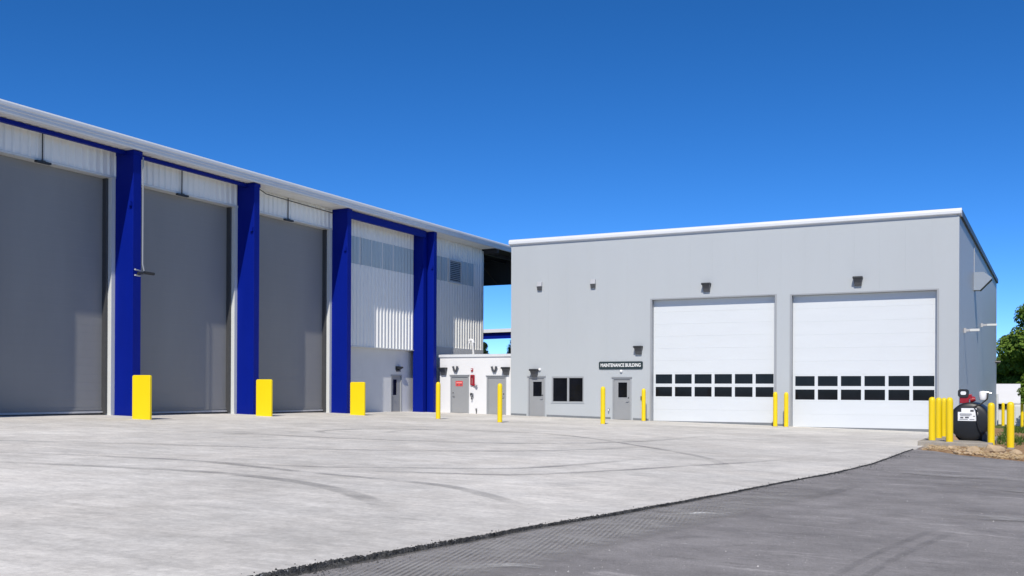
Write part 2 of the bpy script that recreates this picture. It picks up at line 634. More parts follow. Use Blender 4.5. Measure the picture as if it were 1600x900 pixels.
# big terrain sheet out to the horizon
mb = MB()
gx = [-1800, -700, -300, -150, -90, -60, -45, -30, -15, -5, 0, 3, 6, 9, 12, 20, 40, 90, 180, 400, 900, 1800]
gy = [-900, -300, -120, -60, -30, -15, 0, 15, 25, 35, 45, 55, 65, 75, 90, 120, 180, 300, 700, 1500, 2600]
vv = [(x, y, gz(x, y) - 0.22) for y in gy for x in gx]
nx = len(gx)
mb.add(vv, [(j * nx + i, j * nx + i + 1, (j + 1) * nx + i + 1, (j + 1) * nx + i) for j in range(len(gy) - 1) for i in range(nx - 1)])
o = mb.build("ground", M['terrain'], smooth=True)
o['kind'] = 'structure'

# concrete apron
mb = MB()
xs_n = 24
vv, ff = [], []
for y in ys:
    xe = edge_s(y) if y < 30.7 else -2.62 + 0.02 * nz(y, 2, 2.0)
    for i in range(xs_n + 1):
        u = i / xs_n
        u = 1 - (1 - u) ** 2.2
        x = -31.5 + (xe + 31.5) * u
        vv.append((x, y, gz(x, y)))
    vv.append((xe + 0.004, y, gz(xe, y) - 0.16))
row = xs_n + 2
for j in range(len(ys) - 1):
    for i in range(row - 1):
        ff.append((j * row + i, j * row + i + 1, (j + 1) * row + i + 1, (j + 1) * row + i))
mb.add(vv, ff)
apron = mb.build("concrete_pavement", M['concrete'])
apron['kind'] = 'structure'

# asphalt, about 5 cm lower than the concrete
AZ = -0.05


def az(y):
    t = max(0.0, min(1.0, (y - 6.0) / 12.0))
    return -0.043 + 0.028 * t




def asphalt_right(y):
    # far edge of the asphalt runs from the concrete corner towards the right and the viewer
    pts = [(30.6, -2.62), (30.25, -2.1), (28.6, -1.38), (27.57, -0.47), (26.94, 0.09), (24.5, 2.2), (20, 6.0), (12, 12), (4, 30), (-30, 60)]
    for (a, xa), (b, xb) in zip(pts, pts[1:]):
        if b <= y <= a:
            return xa + (xb - xa) * (a - y) / (a - b) + 0.05 * nz(y, 9, 2.0)
    return pts[-1][1]


mb = MB()
vv, ff = [], []
ysa = [y for y in ys if y <= 30.55] + [30.6]
nA = 22
for y in ysa:
    xe = edge_s(y) - 0.1
    xr = max(xe + 0.05, asphalt_right(y))
    for i in range(nA + 1):
        u = (i / nA) ** 1.8
        x = xe + (xr - xe) * u
        vv.append((x, y, gz(x, y) + az(y) + 0.006 * nz(x, y, 0.7, 4)))
for j in range(len(ysa) - 1):
    for i in range(nA):
        ff.append((j * (nA + 1) + i, j * (nA + 1) + i + 1, (j + 1) * (nA + 1) + i + 1, (j + 1) * (nA + 1) + i))
mb.add(vv, ff)
road = mb.build("asphalt_road", M['asphalt'], smooth=True)
road['kind'] = 'structure'

# broken tar edge along the concrete: a ragged lip with crumbs
mb = MB()
yl = steps(2.5, 14.0, 0.014) + steps(14.0, 30.5, 0.04)[1:]
vv, ff = [], []
rj = random.Random(3)
for y in yl:
    xe = edge_s(y)
    k_ = max(0.35, 1 - (y - 6) / 16)
    wv = max(0.08, 0.55 + 0.7 * nz(y, 5, 1.1) + 0.6 * nz(y, 2, 6.0) + 0.5 * nz(y, 4, 19.0)) * k_
    w_in = 0.030 * wv + rj.uniform(0, 0.012)
    w_out = 0.035 * wv + rj.uniform(0.0, 0.03) * k_
    a_ = az(y)
    jz = lambda q: rj.uniform(-q, q)
    for dx, dz in ((-w_in - 0.006, -0.002), (-w_in * 0.5, 0.006 + jz(0.010) * k_), (0.004 + jz(0.006), 0.004 + jz(0.012) * k_),
                   (0.010 + jz(0.008), a_ * 0.35 + jz(0.012) * k_), (w_out * 0.6, a_ * 0.7 + jz(0.012) * k_),
                   (w_out, a_ + 0.004 + rj.uniform(0, 0.010)), (w_out + 0.02, a_ - 0.012)):
        vv.append((xe + dx, y, gz(xe, y) + dz))
for j in range(len(yl) - 1):
    for i in range(6):
        ff.append((j * 7 + i, j * 7 + i + 1, (j + 1) * 7 + i + 1, (j + 1) * 7 + i))
mb.add(vv, ff)
o = mb.build("tar_edge", M['tar'], road)

# loose crumbs of asphalt beside the edge
mb = MB()
for k in range(3200):
    y = 3.5 + 26 * random.random() ** 1.5
    side = random.random()
    d = random.expovariate(1 / 0.10) * (0.35 if side < 0.35 else 1.4)
    x = edge_s(y) + (-d if side < 0.35 else d + 0.03)
    s = random.uniform(0.002, 0.008)
    if random.random() < 0.04:
        s *= 1.8
    z = gz(x, y) + (0.0 if side < 0.35 else az(y))
    a = random.random() * 3
    c, sn = math.cos(a) * s, math.sin(a) * s
    h = s * random.uniform(0.6, 1.3)
    mb.add([(x + c, y + sn, z - 0.002), (x - sn, y + c, z - 0.002), (x - c, y - sn, z - 0.002), (x + sn, y - c, z - 0.002),
            (x + c * .5, y + sn * .6, z + h), (x - sn * .6, y + c * .5, z + h * .8), (x - c * .5, y - sn * .6, z + h)],
           [(0, 1, 5, 4), (1, 2, 6, 5), (2, 3, 6), (3, 0, 4, 6), (4, 5, 6)])
o = mb.build("asphalt_crumbs", M['tar'])
o['kind'] = 'stuff'
o['label'] = 'dark asphalt crumbs scattered along the edge of the concrete'


# pale grit lying on the asphalt
mb = MB()
rg = random.Random(17)
for k in range(2600):
    y = 3.5 + 24 * rg.random() ** 1.4
    x0_, x1_ = edge_s(y) + 0.1, min(8.0, asphalt_right(y) - 0.1)
    u = rg.random() ** (1.6 if rg.random() < 0.6 else 1.0)
    x = x0_ + (x1_ - x0_) * u
    s = rg.uniform(0.003, 0.008) * (1.7 if rg.random() < 0.06 else 1.0)
    z = gz(x, y) + az(y) + 0.006 * nz(x, y, 0.7, 4)
    a = rg.random() * 3
    c, sn = math.cos(a) * s, math.sin(a) * s
    mb.add([(x + c, y + sn, z - 0.002), (x - sn, y + c, z - 0.002), (x - c, y - sn, z - 0.002), (x + sn, y - c, z - 0.002), (x + c * .2, y + sn * .2, z + s * .9)],
           [(0, 1, 4), (1, 2, 4), (2, 3, 4), (3, 0, 4)])
o = mb.build("loose_grit", material("pale_grit", (0.42, 0.41, 0.39), 0.9, 0, 0.3, 20.0))
o['kind'] = 'stuff'
o['label'] = 'pale grit scattered over the asphalt'


def ribbon(name, pts, width, mat, dz, parent, sub=10, wob=0.03, xoff=None):
    """a flat strip laid on the ground along pts (Catmull-Rom), uv across/along"""
    P = [Vector((x, y, 0)) for x, y in pts]
    P = [P[0] * 2 - P[1]] + P + [P[-1] * 2 - P[-2]]
    path = []
    for i in range(1, len(P) - 2):
        for k in range(sub):
            t = k / sub
            a, b, c, d = P[i - 1], P[i], P[i + 1], P[i + 2]
            path.append(0.5 * ((2 * b) + (c - a) * t + (2 * a - 5 * b + 4 * c - d) * t * t + (3 * b - a - 3 * c + d) * t ** 3))
    path.append(P[-2])
    vv, uv, ff = [], [], []
    n = len(path)
    for i, p in enumerate(path):
        d = (path[min(i + 1, n - 1)] - path[max(i - 1, 0)]).normalized()
        s = Vector((-d.y, d.x, 0))
        w_ = width * (1 + 0.25 * nz(p.x, p.y, 0.8, 2))
        for k in range(3):
            u = k / 2
            q = p + s * w_ * (u - 0.5)
            vv.append((q.x, q.y, gz(q.x, q.y) + (dz if dz > 0 else dz - AZ + az(q.y) + 0.006 * nz(q.x, q.y, 0.7, 4))))
            uv.append((u, i / (n - 1)))
    for i in range(n - 1):
        for k in range(2):
            ff.append((i * 3 + k, i * 3 + k + 1, (i + 1) * 3 + k + 1, (i + 1) * 3 + k))
    m_ = MB()
    m_.add(vv, ff)
    return m_.build(name, mat, parent, uv=uv)


TYRES = [
    ([(-15.5, 9.6), (-13.89, 10.41), (-12.04, 10.98), (-10.66, 11.27), (-9.47, 11.15), (-8.45, 10.84), (-7.48, 10.3), (-6.54, 9.56), (-5.6, 8.5)], 0.30),
    ([(-16.5, 11.4), (-14.62, 12.18), (-13.31, 12.55), (-12.02, 12.71), (-9.69, 12.28), (-8.19, 12.13), (-6.97, 11.88), (-5.72, 10.99), (-4.8, 10.11)], 0.27),
    ([(-12.02, 12.71), (-10.37, 13.14), (-9.05, 14.17), (-7.75, 15.37), (-7.17, 17.7), (-6.95, 19.99)], 0.26),
    ([(-17.0, 22.4), (-17.97, 23.35), (-18.3, 24.75), (-18.0, 26.49), (-16.41, 27.96), (-14.31, 28.37)], 0.32),
    ([(-15.95, 23.31), (-17.05, 26.31), (-16.54, 28.17), (-14.53, 28.81), (-11.94, 27.94), (-8.69, 24.51), (-6.09, 21.29), (-4.5, 17.75)], 0.30),
    ([(-9.4, 12.9), (-8.58, 13.42), (-7.16, 14.21), (-6.3, 16.14), (-5.56, 18.56), (-4.86, 20.77), (-4.3, 23.5)], 0.24),
    ([(-20, 13.0), (-16.0, 15.4), (-12.5, 17.2), (-9.5, 20.5), (-8.3, 25.0)], 0.30),
    ([(-22, 19.0), (-18.2, 20.4), (-14.5, 21.0), (-11.0, 23.0), (-9.5, 27.0), (-9.2, 33.0)], 0.34),
]
for i, (pts, wd) in enumerate(TYRES):
    ribbon("tyre_mark", pts, wd, M['tyre'], 0.004 + 0.0007 * i, apron)
# dusty tread print and scuffs on the asphalt beside the edge
tread = [(edge_s(y, 0) + dx, y) for y, dx in ((4.0, 0.62), (5.5, 0.6), (7.0, 0.55), (8.5, 0.5), (10.0, 0.5), (11.5, 0.48), (13.0, 0.5))]
ribbon("dust_patch", [(x + 0.02, y) for x, y in tread] + [(edge_s(15.5, 0) + 0.5, 15.5), (edge_s(18.5, 0) + 0.45, 18.5)], 1.15, M['dust'], AZ + 0.011, road)
ribbon("tyre_mark", tread, 0.85, M['dust_tread'], AZ + 0.015, road)
for (pts, wd, mk) in (
    ([(-3.28, 13.6), (-3.05, 13.75), (-2.72, 13.7)], 0.10, 'scuff'), ([(-3.38, 12.6), (-3.15, 12.75), (-2.95, 12.75)], 0.08, 'scuff'),
    ([(-3.6, 11.0), (-3.3, 11.4), (-3.0, 11.5)], 0.14, 'scuff'), ([(-3.0, 9.2), (-2.8, 9.5), (-2.5, 9.6)], 0.12, 'crack'),
    ([(-2.5, 8.9), (-2.2, 9.3), (-1.9, 9.35)], 0.10, 'crack'), ([(-1.35, 7.2), (-1.15, 9.4), (-0.75, 12.0)], 0.10, 'crack'),
    ([(-1.15, 7.2), (-0.95, 9.4), (-0.55, 12.0)], 0.10, 'crack'), ([(-2.6, 13.9), (-2.4, 15.5), (-2.3, 17.0)], 0.25, 'crack'),
    ([(-0.6, 18.0), (0.2, 17.6), (0.9, 17.9), (1.6, 17.5)], 0.7, 'dust'), ([(-1.0, 13.0), (0.4, 13.4), (1.5, 12.6)], 0.6, 'dust'),
    ([(-2.0, 20.5), (-1.2, 20.0), (-0.1, 20.4)], 0.5, 'dust'), ([(-4.0, 6.4), (-3.6, 7.0), (-3.3, 7.1)], 0.16, 'scuff')):
    ribbon("scuff_mark", pts, wd, M[mk], AZ + 0.010 + 0.0008 * random.random(), road)

# dirt bank to the right of the apron, around the tank
mb = MB()
vv, ff = [], []
ysd = steps(24.0, 62, 0.22)
nD = 60
for y in ysd:
    far = -2.64 if y > 30.6 else asphalt_right(y)
    x1 = 14.0
    for i in range(nD + 1):
        u = (i / nD) ** 1.6
        x = far - 0.06 + (x1 - far) * u
        d = x - far
        h = min(1.0, max(0.0, d) / 0.5)
        z = gz(x, y) - 0.09 + 0.10 * h + 0.05 * nz(x, y, 1.6, 3) * h + 0.035 * nz(x, y, 5.0, 6) * h
        vv.append((x, y, z))
for j in range(len(ysd) - 1):
    for i in range(nD):
        ff.append((j * (nD + 1) + i, j * (nD + 1) + i + 1, (j + 1) * (nD + 1) + i + 1, (j + 1) * (nD + 1) + i))
mb.add(vv, ff)
o = mb.build("dirt_bank", M['dirt'], smooth=True)
o['kind'] = 'structure'


def blades(mb, x, y, z, h, wd, lean):
    a = random.random() * 6.283
    c, s = math.cos(a) * wd, math.sin(a) * wd
    lx, ly = random.uniform(-1, 1) * lean, random.uniform(-1, 1) * lean
    mb.add([(x - c, y - s, z), (x + c, y + s, z), (x + c * .6 + lx * .5, y + s * .6 + ly * .5, z + h * .6), (x + lx, y + ly, z + h)],
           [(0, 1, 2), (0, 2, 3)])


mb = MB()
for k in range(11000):
    x = random.uniform(-0.7, 6.0)
    y = random.uniform(34.5, 62)
    if x < 0.6 and y < 36.0:
        continue
    if nz(x, y, 0.55, 12) < (-0.12 if y > 38 else 0.05):
        continue
    blades(mb, x, y, gz(x, y) - 0.02, random.uniform(0.08, 0.30), random.uniform(0.015, 0.04), 0.16)
o = mb.build("grass_tufts", M['grass'])
o['kind'] = 'stuff'
o['label'] = 'green grass tufts growing on the dirt bank beside the tank'

mb = MB()
for k in range(2600):
    y = random.uniform(26.8, 34)
    xr = asphalt_right(y) if y < 30.6 else -2.5
    x = xr + random.uniform(0.05, 2.2)
    if nz(x, y, 1.3, 5) < -0.1:
        continue
    l = random.uniform(0.05, 0.17)
    a = random.random() * 6.28
    z = gz(x, y) + random.uniform(0.0, 0.05)
    c, s = math.cos(a), math.sin(a)
    dz = random.uniform(-0.03, 0.06)
    t = 0.006
    mb.add([(x, y, z), (x - s * t, y + c * t, z), (x + c * l - s * t, y + s * l + c * t, z + dz), (x + c * l, y + s * l, z + dz),
            (x, y, z + t), (x + c * l, y + s * l, z + dz + t)], [(0, 1, 2, 3), (4, 0, 3, 5), (1, 4, 5, 2)])
o = mb.build("straw_litter", M['straw'])
o['kind'] = 'stuff'
o['label'] = 'dry straw and clods along the edge of the dirt'


def rock(x, y, s, seed, flat=0.6):
    bm = bmesh.new()
    bmesh.ops.create_icosphere(bm, subdivisions=2, radius=1.0)
    for v in bm.verts:
        n = mnoise.noise(v.co * 1.1 + Vector((seed, seed * 2, 1))) * 0.45
        v.co *= 1 + n
        v.co.z *= flat
    vs = [(x + v.co.x * s, y + v.co.y * s, gz(x, y) + 0.02 + v.co.z * s + s * 0.12) for v in bm.verts]
    fs = [tuple(v.index for v in f.verts) for f in bm.faces]
    bm.free()
    return MB().add(vs, fs)


for (x, y, s, sd_, lab) in (
        (-0.62, 30.6, 0.27, 3.0, 'largest pale sandy rock lying in front of the two bollards right of the tank'),
        (-1.15, 30.2, 0.18, 5.2, 'smaller tan rock on the straw just left of the largest pale rock'),
        (-0.10, 29.8, 0.16, 8.4, 'tan rock at the right end of the dirt strip below the last bollard'),
        (-1.75, 31.3, 0.13, 1.4, 'small tan rock on the straw in front of the tank pad')):
    rr = rock(x, y, s, sd_).build("rock", M['stone'])
    tag(rr, lab, 'rock', 'rocks on the dirt strip')
mb = MB()
for k in range(260):
    y = random.uniform(27.2, 34)
    xr = asphalt_right(y) if y < 30.6 else -2.4
    x = xr + random.uniform(0.0, 2.0)
    r_ = rock(x, y, random.uniform(0.015, 0.06), k * 1.7)
    mb.add(r_.v, r_.f)
o = mb.build("dirt_clods", M['stone'])
o['kind'] = 'stuff'
o['label'] = 'small clods and pebbles on the dirt strip'


# ------------------------------------------------------------------ maintenance building
MX0, MX1, MY = -24.45, -2.39, 48.3
MTOP = 9.16
SX1, SY1 = -1.5, 80.0
mt = thing("maintenance_building", "flat roofed light grey metal building with two white overhead doors", "building", (-13.4, 48.3, 0))
D1 = (-23.42, -22.41, gz(-22.9, 48.3) + 0.0, 2.06)
D2 = (-18.62, -17.59, gz(-18.1, 48.3) + 0.0, 2.0)
WN = (-22.03, -20.2, 0.71, 2.06)
O1 = (-16.55, -10.37, gz(-13.5, 48.3) - 0.2, 5.905)
O2 = (-9.64, -3.26, gz(-6.5, 48.3) - 0.2, 5.865)
OPEN = [D1, D2, WN, O1, O2]
FZ0 = -0.75


def wall_strip(x0, x1, y0, y1, opens, z0, z1):
    cuts = sorted({x0, x1} | {c for o_ in opens for c in o_[:2] if x0 < c < x1})
    m_ = MB()
    for a, b in zip(cuts, cuts[1:]):
        mid = (a + b) / 2
        zs = sorted([(o_[2], o_[3]) for o_ in opens if o_[0] < mid < o_[1]])
        z = z0
        for lo, hi in zs:
            if lo > z:
                m_.box(a, b, y0, y1, z, lo)
            z = max(z, hi)
        if z < z1:
            m_.box(a, b, y0, y1, z, z1)
    return m_


npan = 20
pw = (MX1 - MX0) / npan
for i in range(npan):
    a, b = MX0 + i * pw, MX0 + (i + 1) * pw
    pm_ = wall_strip(a + (0.0006 if i else 0), b - (0.0006 if i < npan - 1 else 0), MY, MY + 0.09, OPEN, FZ0, MTOP)
    for q in range(0, len(pm_.v), 8):
        MB().hexa(pm_.v[q:q + 8]).build("wall_panel", M['wall_grey'], mt)
# backing wall behind the joints, side walls, back, roof
wall_strip(MX0 + 0.02, MX1 - 0.12, MY + 0.09, MY + 0.36, OPEN, FZ0, MTOP - 0.02).build("wall", M['wall_grey'], mt)
m_ = MB()
m_.hexa([(MX1 - 0.12, MY + 0.092, -1.8), (MX1, MY + 0.092, -1.8), (SX1, SY1, -1.8), (SX1 - 0.3, SY1, -1.8),
         (MX1 - 0.12, MY + 0.092, MTOP), (MX1, MY + 0.092, MTOP), (SX1, SY1, MTOP), (SX1 - 0.3, SY1, MTOP)])
m_.box(MX0, MX0 + 0.25, MY + 0.362, SY1, FZ0, MTOP - 0.004)
m_.box(MX0 + 0.26, SX1 - 0.31, SY1 - 0.3, SY1, FZ0 - 1, MTOP - 0.004)
m_.build("wall", M['wall_grey'], mt)
MB().add([(MX0 + .05, MY + .1, 9.20), (MX1 - .05, MY + .1, 9.20), (SX1 - .05, SY1, 9.20), (MX0 + .05, SY1, 9.20)], [(0, 1, 2, 3)]).build("roof", M['roof_top'], mt)
# corner trim
MB().box(MX1 - 0.10, MX1 + 0.004, MY - 0.006, MY + 0.088, FZ0, MTOP - 0.003).build("corner_trim", M['wall_grey'], mt)
# coping along the front and the right side coping, its shade painted in as dark blue
MB().prism([(MY - 0.10, 9.15), (MY - 0.13, 9.19), (MY - 0.13, 9.30), (MY - 0.08, 9.41), (MY + 0.05, 9.44), (MY + 0.45, 9.42), (MY + 0.45, 9.10), (MY - 0.004, 9.10), (MY - 0.004, 9.15)],
           'X', MX0 - 0.10, MX1 + 0.10).build("coping", M['coping'], mt)
m_ = MB()
m_.hexa([(MX1 - 0.05, MY + 0.455, 9.13), (MX1 + 0.11, MY + 0.455, 9.13), (SX1 + 0.11, SY1, 9.13), (SX1 - 0.05, SY1, 9.13),
         (MX1 - 0.05, MY + 0.455, 9.41), (MX1 + 0.11, MY + 0.455, 9.41), (SX1 + 0.11, SY1, 9.41), (SX1 - 0.05, SY1, 9.41)])
m_.build("side_coping", M['shaded_coping'], mt)
MB().box(MX0 - 0.05, MX0 + 0.3, MY + 0.455, SY1, 9.08, 9.42).build("side_coping", M['coping'], mt)
# base flashing between the openings
segs_ = [(MX0 + 0.02, D1[0] - 0.09), (D1[1] + 0.09, D2[0] - 0.09), (D2[1] + 0.09, O1[0] - 0.12), (O1[1] + 0.06, O2[0] - 0.12), (O2[1] + 0.06, MX1 - 0.02)]
for a, b in segs_:
    m_ = MB()
    m_.hexa([(a, MY - 0.012, -0.7), (b, MY - 0.012, -0.7), (b, MY - 0.002, -0.7), (a, MY - 0.002, -0.7),
             (a, MY - 0.012, gz(a, MY) + 0.10), (b, MY - 0.012, gz(b, MY) + 0.10), (b, MY - 0.002, gz(b, MY) + 0.11), (a, MY - 0.002, gz(a, MY) + 0.11)])
    m_.build("base_flashing", M['flash'], mt)


def overhead_door(o_, bottom, row_tops):
    x0, x1, z0, z1 = o_
    m_ = MB()
    # jamb lining and head lining, 3 mm proud of the wall cut
    m_.box(x0 - 0.06, x0 + 0.03, MY - 0.012, MY + 0.34, FZ0, z1 + 0.002)
    m_.box(x1 - 0.03, x1 + 0.06, MY - 0.012, MY + 0.34, FZ0, z1 + 0.002)
    m_.box(x0 - 0.06, x1 + 0.06, MY - 0.012, MY + 0.34, z1 + 0.003, z1 + 0.06)
    d = m_.build("overhead_door", M['frame_grey'], mt)
    xa, xb = x0 + 0.032, x1 - 0.032
    y0, y1 = MY + 0.30, MY + 0.36
    t1, b1, t2, b2 = row_tops                                    # glass rows
    g = 0.002
    zc = (b1 + t2) / 2
    ztop = t1 + (b1 - zc)
    zlow = b2 - (b1 - zc)
    low = steps(bottom, zlow, (zlow - bottom) / 2)
    for a, b in zip(low, low[1:]):
        MB().box(xa, xb, y0, y1, a + g / 2, b - g / 2).build("door_section", M['oh_door'], d, bevel=0.001, segs=1)
    up = steps(ztop, z1 - 0.005, 0.61)
    for a, b in zip(up, up[1:]):
        MB().box(xa, xb, y0, y1, a + g / 2, b - g / 2).build("door_section", M['oh_door'], d, bevel=0.001, segs=1)
    n = 6
    mull = 0.145
    pwid = (xb - xa - 0.11 * 2 - mull * (n - 1)) / n
    for (tt, bb, za, zb) in ((t1, b1, zc, ztop), (t2, b2, zlow, zc)):
        m2 = MB()
        m2.box(xa, xb, y0, y1, tt, zb - g / 2)
        m2.box(xa, xb, y0, y1, za + g / 2, bb)
        x = xa
        edges = []
        for k in range(n):
            px0 = xa + 0.11 + k * (pwid + mull)
            edges.append((px0, px0 + pwid))
        prev = xa
        for (a, b) in edges:
            m2.box(prev, a, y0, y1, bb, tt)
            prev = b
        m2.box(prev, xb, y0, y1, bb, tt)
        m2.build("window_section", M['oh_door'], d)
        for (a, b) in edges:
            MB().box(a, b, y0 + 0.022, y0 + 0.034, bb, tt).build("pane", M['glass'], d)
    # bottom seal
    MB().box(xa, xb, y0 + 0.005, y1 - 0.005, bottom - 0.25, bottom).build("bottom_seal", M['flash'], d)
    return d


overhead_door(O1, gz(-13.5, 48.3) + 0.07, (2.17, 1.70, 1.54, 1.06))
d2_ = overhead_door(O2, gz(-6.5, 48.3) + 0.06, (2.06, 1.59, 1.43, 0.95))


def man_door(o_, glass, hand_right=True, parent=mt, y=MY, leafmat=M['door_leaf']):
    x0, x1, z0, z1 = o_
    fr = MB()
    t = 0.075
    fr.box(x0 + 0.003, x0 + t, y - 0.018, y + 0.10, z0 - 0.15, z1 - 0.003)
    fr.box(x1 - t, x1 - 0.003, y - 0.018, y + 0.10, z0 - 0.15, z1 - 0.003)
    fr.box(x0 + t + 0.001, x1 - t - 0.001, y - 0.018, y + 0.10, z1 - t, z1 - 0.003)
    fr.box(x0 - 0.03, x1 + 0.03, y - 0.06, y - 0.001, z1 + 0.0, z1 + 0.045)           # drip cap
    d = MB().box(x0 + t + 0.002, x1 - t - 0.002, y + 0.03, y + 0.075, z0 + 0.015, z1 - t - 0.003)
    if glass:
        ga, gb, gc, gd = glass
        d = wall_strip(x0 + t + 0.002, x1 - t - 0.002, y + 0.03, y + 0.075, [glass], z0 + 0.015, z1 - t - 0.003)
    door = d.build("door", leafmat, parent)
    fr.build("door_frame", M['frame_grey'], door)
    if glass:
        gl = MB().box(ga, gb, y + 0.045, y + 0.055, gc, gd).build("window", M['glass'], door)
        b = 0.03
        k = MB()
        k.box(ga - b, ga, y + 0.022, y + 0.034, gc - b, gd + b)
        k.box(gb, gb + b, y + 0.022, y + 0.034, gc - b, gd + b)
        k.box(ga, gb, y + 0.022, y + 0.034, gc - b, gc)
        k.box(ga, gb, y + 0.022, y + 0.034, gd, gd + b)
        k.build("window_frame", M['frame_grey'], door)
    hx = (x1 - t - 0.09) if hand_right else (x0 + t + 0.09)
    zz = z0 + 0.95
    h = MB()
    h.lathe((hx, y + 0.03, zz), 'Y', [(0.035, 0), (0.035, -0.02), (0.014, -0.022), (0.014, -0.06)], 12)
    s = -1 if hand_right else 1
    h.box(min(hx, hx + s * 0.12), max(hx, hx + s * 0.12), y - 0.045, y - 0.022, zz - 0.012, zz + 0.012)
    h.build("handle", M['steel'], door)
    MB().lathe((hx, y + 0.03, zz + 0.17), 'Y', [(0.033, 0), (0.033, -0.018), (0.02, -0.03)], 12).build("deadbolt", M['rail_dark'], door)
    return door


man_door(D1, (-23.13, -22.62, 1.02, 1.80))
man_door(D2, (-18.31, -17.83, 0.99, 1.76))
# front window of two panes
x0, x1, z0, z1 = WN
k = MB()
f = 0.07
k.box(x0 + .002, x0 + f, MY + 0.01, MY + 0.12, z0 + .002, z1 - .002)
k.box(x1 - f, x1 - .002, MY + 0.01, MY + 0.12, z0 + .002, z1 - .002)
k.box(x0 + f, x1 - f, MY + 0.01, MY + 0.12, z1 - f, z1 - .002)
k.box(x0 + f, x1 - f, MY + 0.01, MY + 0.12, z0 + .002, z0 + f * .8)
mid = (x0 + x1) / 2 + 0.02
k.box(mid - 0.055, mid + 0.055, MY + 0.012, MY + 0.118, z0 + f * .8, z1 - f)
wob = k.build("window", M['frame_grey'], mt)
for a, b in ((x0 + f, mid - 0.055), (mid + 0.055, x1 - f)):
    MB().box(a, b, MY + 0.06, MY + 0.075, z0 + f * .8, z1 - f).build("pane", M['glass'], wob)
MB().box(x0 - 0.03, x1 + 0.03, MY - 0.03, MY + 0.0, z0 - 0.035, z0).build("sill", M['wall_grey'], wob)
# side wall: downspout, exhaust hood, arms
def side_x(y):
    return MX1 + (SX1 - MX1) * (y - MY) / (SY1 - MY)


k = MB()
k.tube([(side_x(79.2) + 0.10, 79.2, 1.2), (side_x(79.2) + 0.10, 79.2, gz(-1.5, 75) - 0.3)], 0.075, 10)
k.build("downspout", M['white_trim'], mt)
k = MB()
k.tube([(side_x(78.4) + 0.0, 78.4, 3.46), (side_x(78.4) + 0.34, 78.4, 3.46)], 0.10, 8)
k.build("wall_bracket", M['black'], mt)
k = MB()
y0 = 57.3
xs = side_x(y0)
k.prism([(xs, 7.55), (xs + 0.46, 7.55), (xs + 0.84, 7.24), (xs + 0.83, 7.18), (xs + 0.30, 6.62), (xs, 6.62)], 'Y', y0, y0 + 0.6)
hood = k.build("exhaust_hood", M['hood_metal'], mt)
k = MB()
k.hexa([(xs + 0.30, y0 + .02, 6.58), (xs + 0.85, y0 + .02, 7.14), (xs + 0.85, y0 + .58, 7.14), (xs + 0.30, y0 + .58, 6.58),
        (xs + 0.30, y0 + .02, 6.61), (xs + 0.85, y0 + .02, 7.17), (xs + 0.85, y0 + .58, 7.17), (xs + 0.30, y0 + .58, 6.61)])
k.build("hood_underside", M['black'], hood)  # thin black sheet along the slanted underside
MB().tube([(xs + 0.012, y0 + 0.1, 7.56), (xs + 0.012, y0 + 0.1, 9.1)], 0.02, 8).build("conduit", M['lamp_grey'], mt)

# ------------------------------------------------------------------ fixtures on the maintenance building
LG = 'lights fixed to the maintenance building'


def wall_pack(x, y, z, label, w=0.42, h=0.42, group=LG, face=(0, -1), dark=True):
    """full cut-off wall pack: hooded top, sloping lens below"""
    t = thing("wall_light", label, "wall light", (x, y, z), group)
    hm = M['black'] if dark else M['lamp_grey']
    b = MB()
    b.prism([(y - 0.003, z + h / 2), (y - 0.30, z + h / 2), (y - 0.33, z + h / 2 - 0.04), (y - 0.33, z + h / 2 - 0.10), (y - 0.003, z + h / 2 - 0.10)], 'X', x - w / 2, x + w / 2)
    b.build("hood", hm, t, bevel=0.006, segs=1)
    l = MB()
    l.hexa([(x - w * .36, y - 0.10, z - h / 2), (x + w * .36, y - 0.10, z - h / 2), (x + w * .36, y - 0.003, z - h / 2), (x - w * .36, y - 0.003, z - h / 2),
            (x - w * .44, y - 0.25, z + h / 2 - 0.102), (x + w * .44, y - 0.25, z + h / 2 - 0.102), (x + w * .44, y - 0.003, z + h / 2 - 0.102), (x - w * .44, y - 0.003, z + h / 2 - 0.102)])
    l.build("lens", M['lens'], t)
    return t


wall_pack(-13.69, MY, 6.41, "black wall pack light above the left overhead door")
wall_pack(-6.62, MY, 6.39, "black wall pack light above the right overhead door")
wall_pack(-17.19, MY, 3.39, "black wall pack light above the right end of the building sign")
wall_pack(-23.0, MY - 0.02, 2.26, "black wall pack light right over the grey door by the double window")


def flood(x, y, z, label):
    t = thing("flood_light", label, "flood light", (x, y, z), LG)
    k = MB()
    k.hexa([(x - .13, y - 0.16, z - .02), (x + .13, y - 0.16, z - .02), (x + .13, y - 0.003, z - .02), (x - .13, y - 0.003, z - .02),
            (x - .13, y - 0.10, z + .22), (x + .13, y - 0.10, z + .22), (x + .13, y - 0.003, z + .22), (x - .13, y - 0.003, z + .22)])
    k.build("housing", M['lamp_grey'], t, bevel=0.01)
    k = MB()
    k.hexa([(x - .12, y - 0.10, z - .22), (x + .12, y - 0.10, z - .22), (x + .12, y - 0.02, z - .22), (x - .12, y - 0.02, z - .22),
            (x - .125, y - 0.17, z - .022), (x + .125, y - 0.17, z - .022), (x + .125, y - 0.02, z - .022), (x - .125, y - 0.02, z - .022)])
    k.build("lens", M['lens'], t)
    return t


flood(-22.73, MY, 6.86, "white flood light high on the grey wall, the one nearer the left corner")
flood(-19.68, MY, 6.86, "white flood light high on the grey wall, the one nearer the left overhead door")


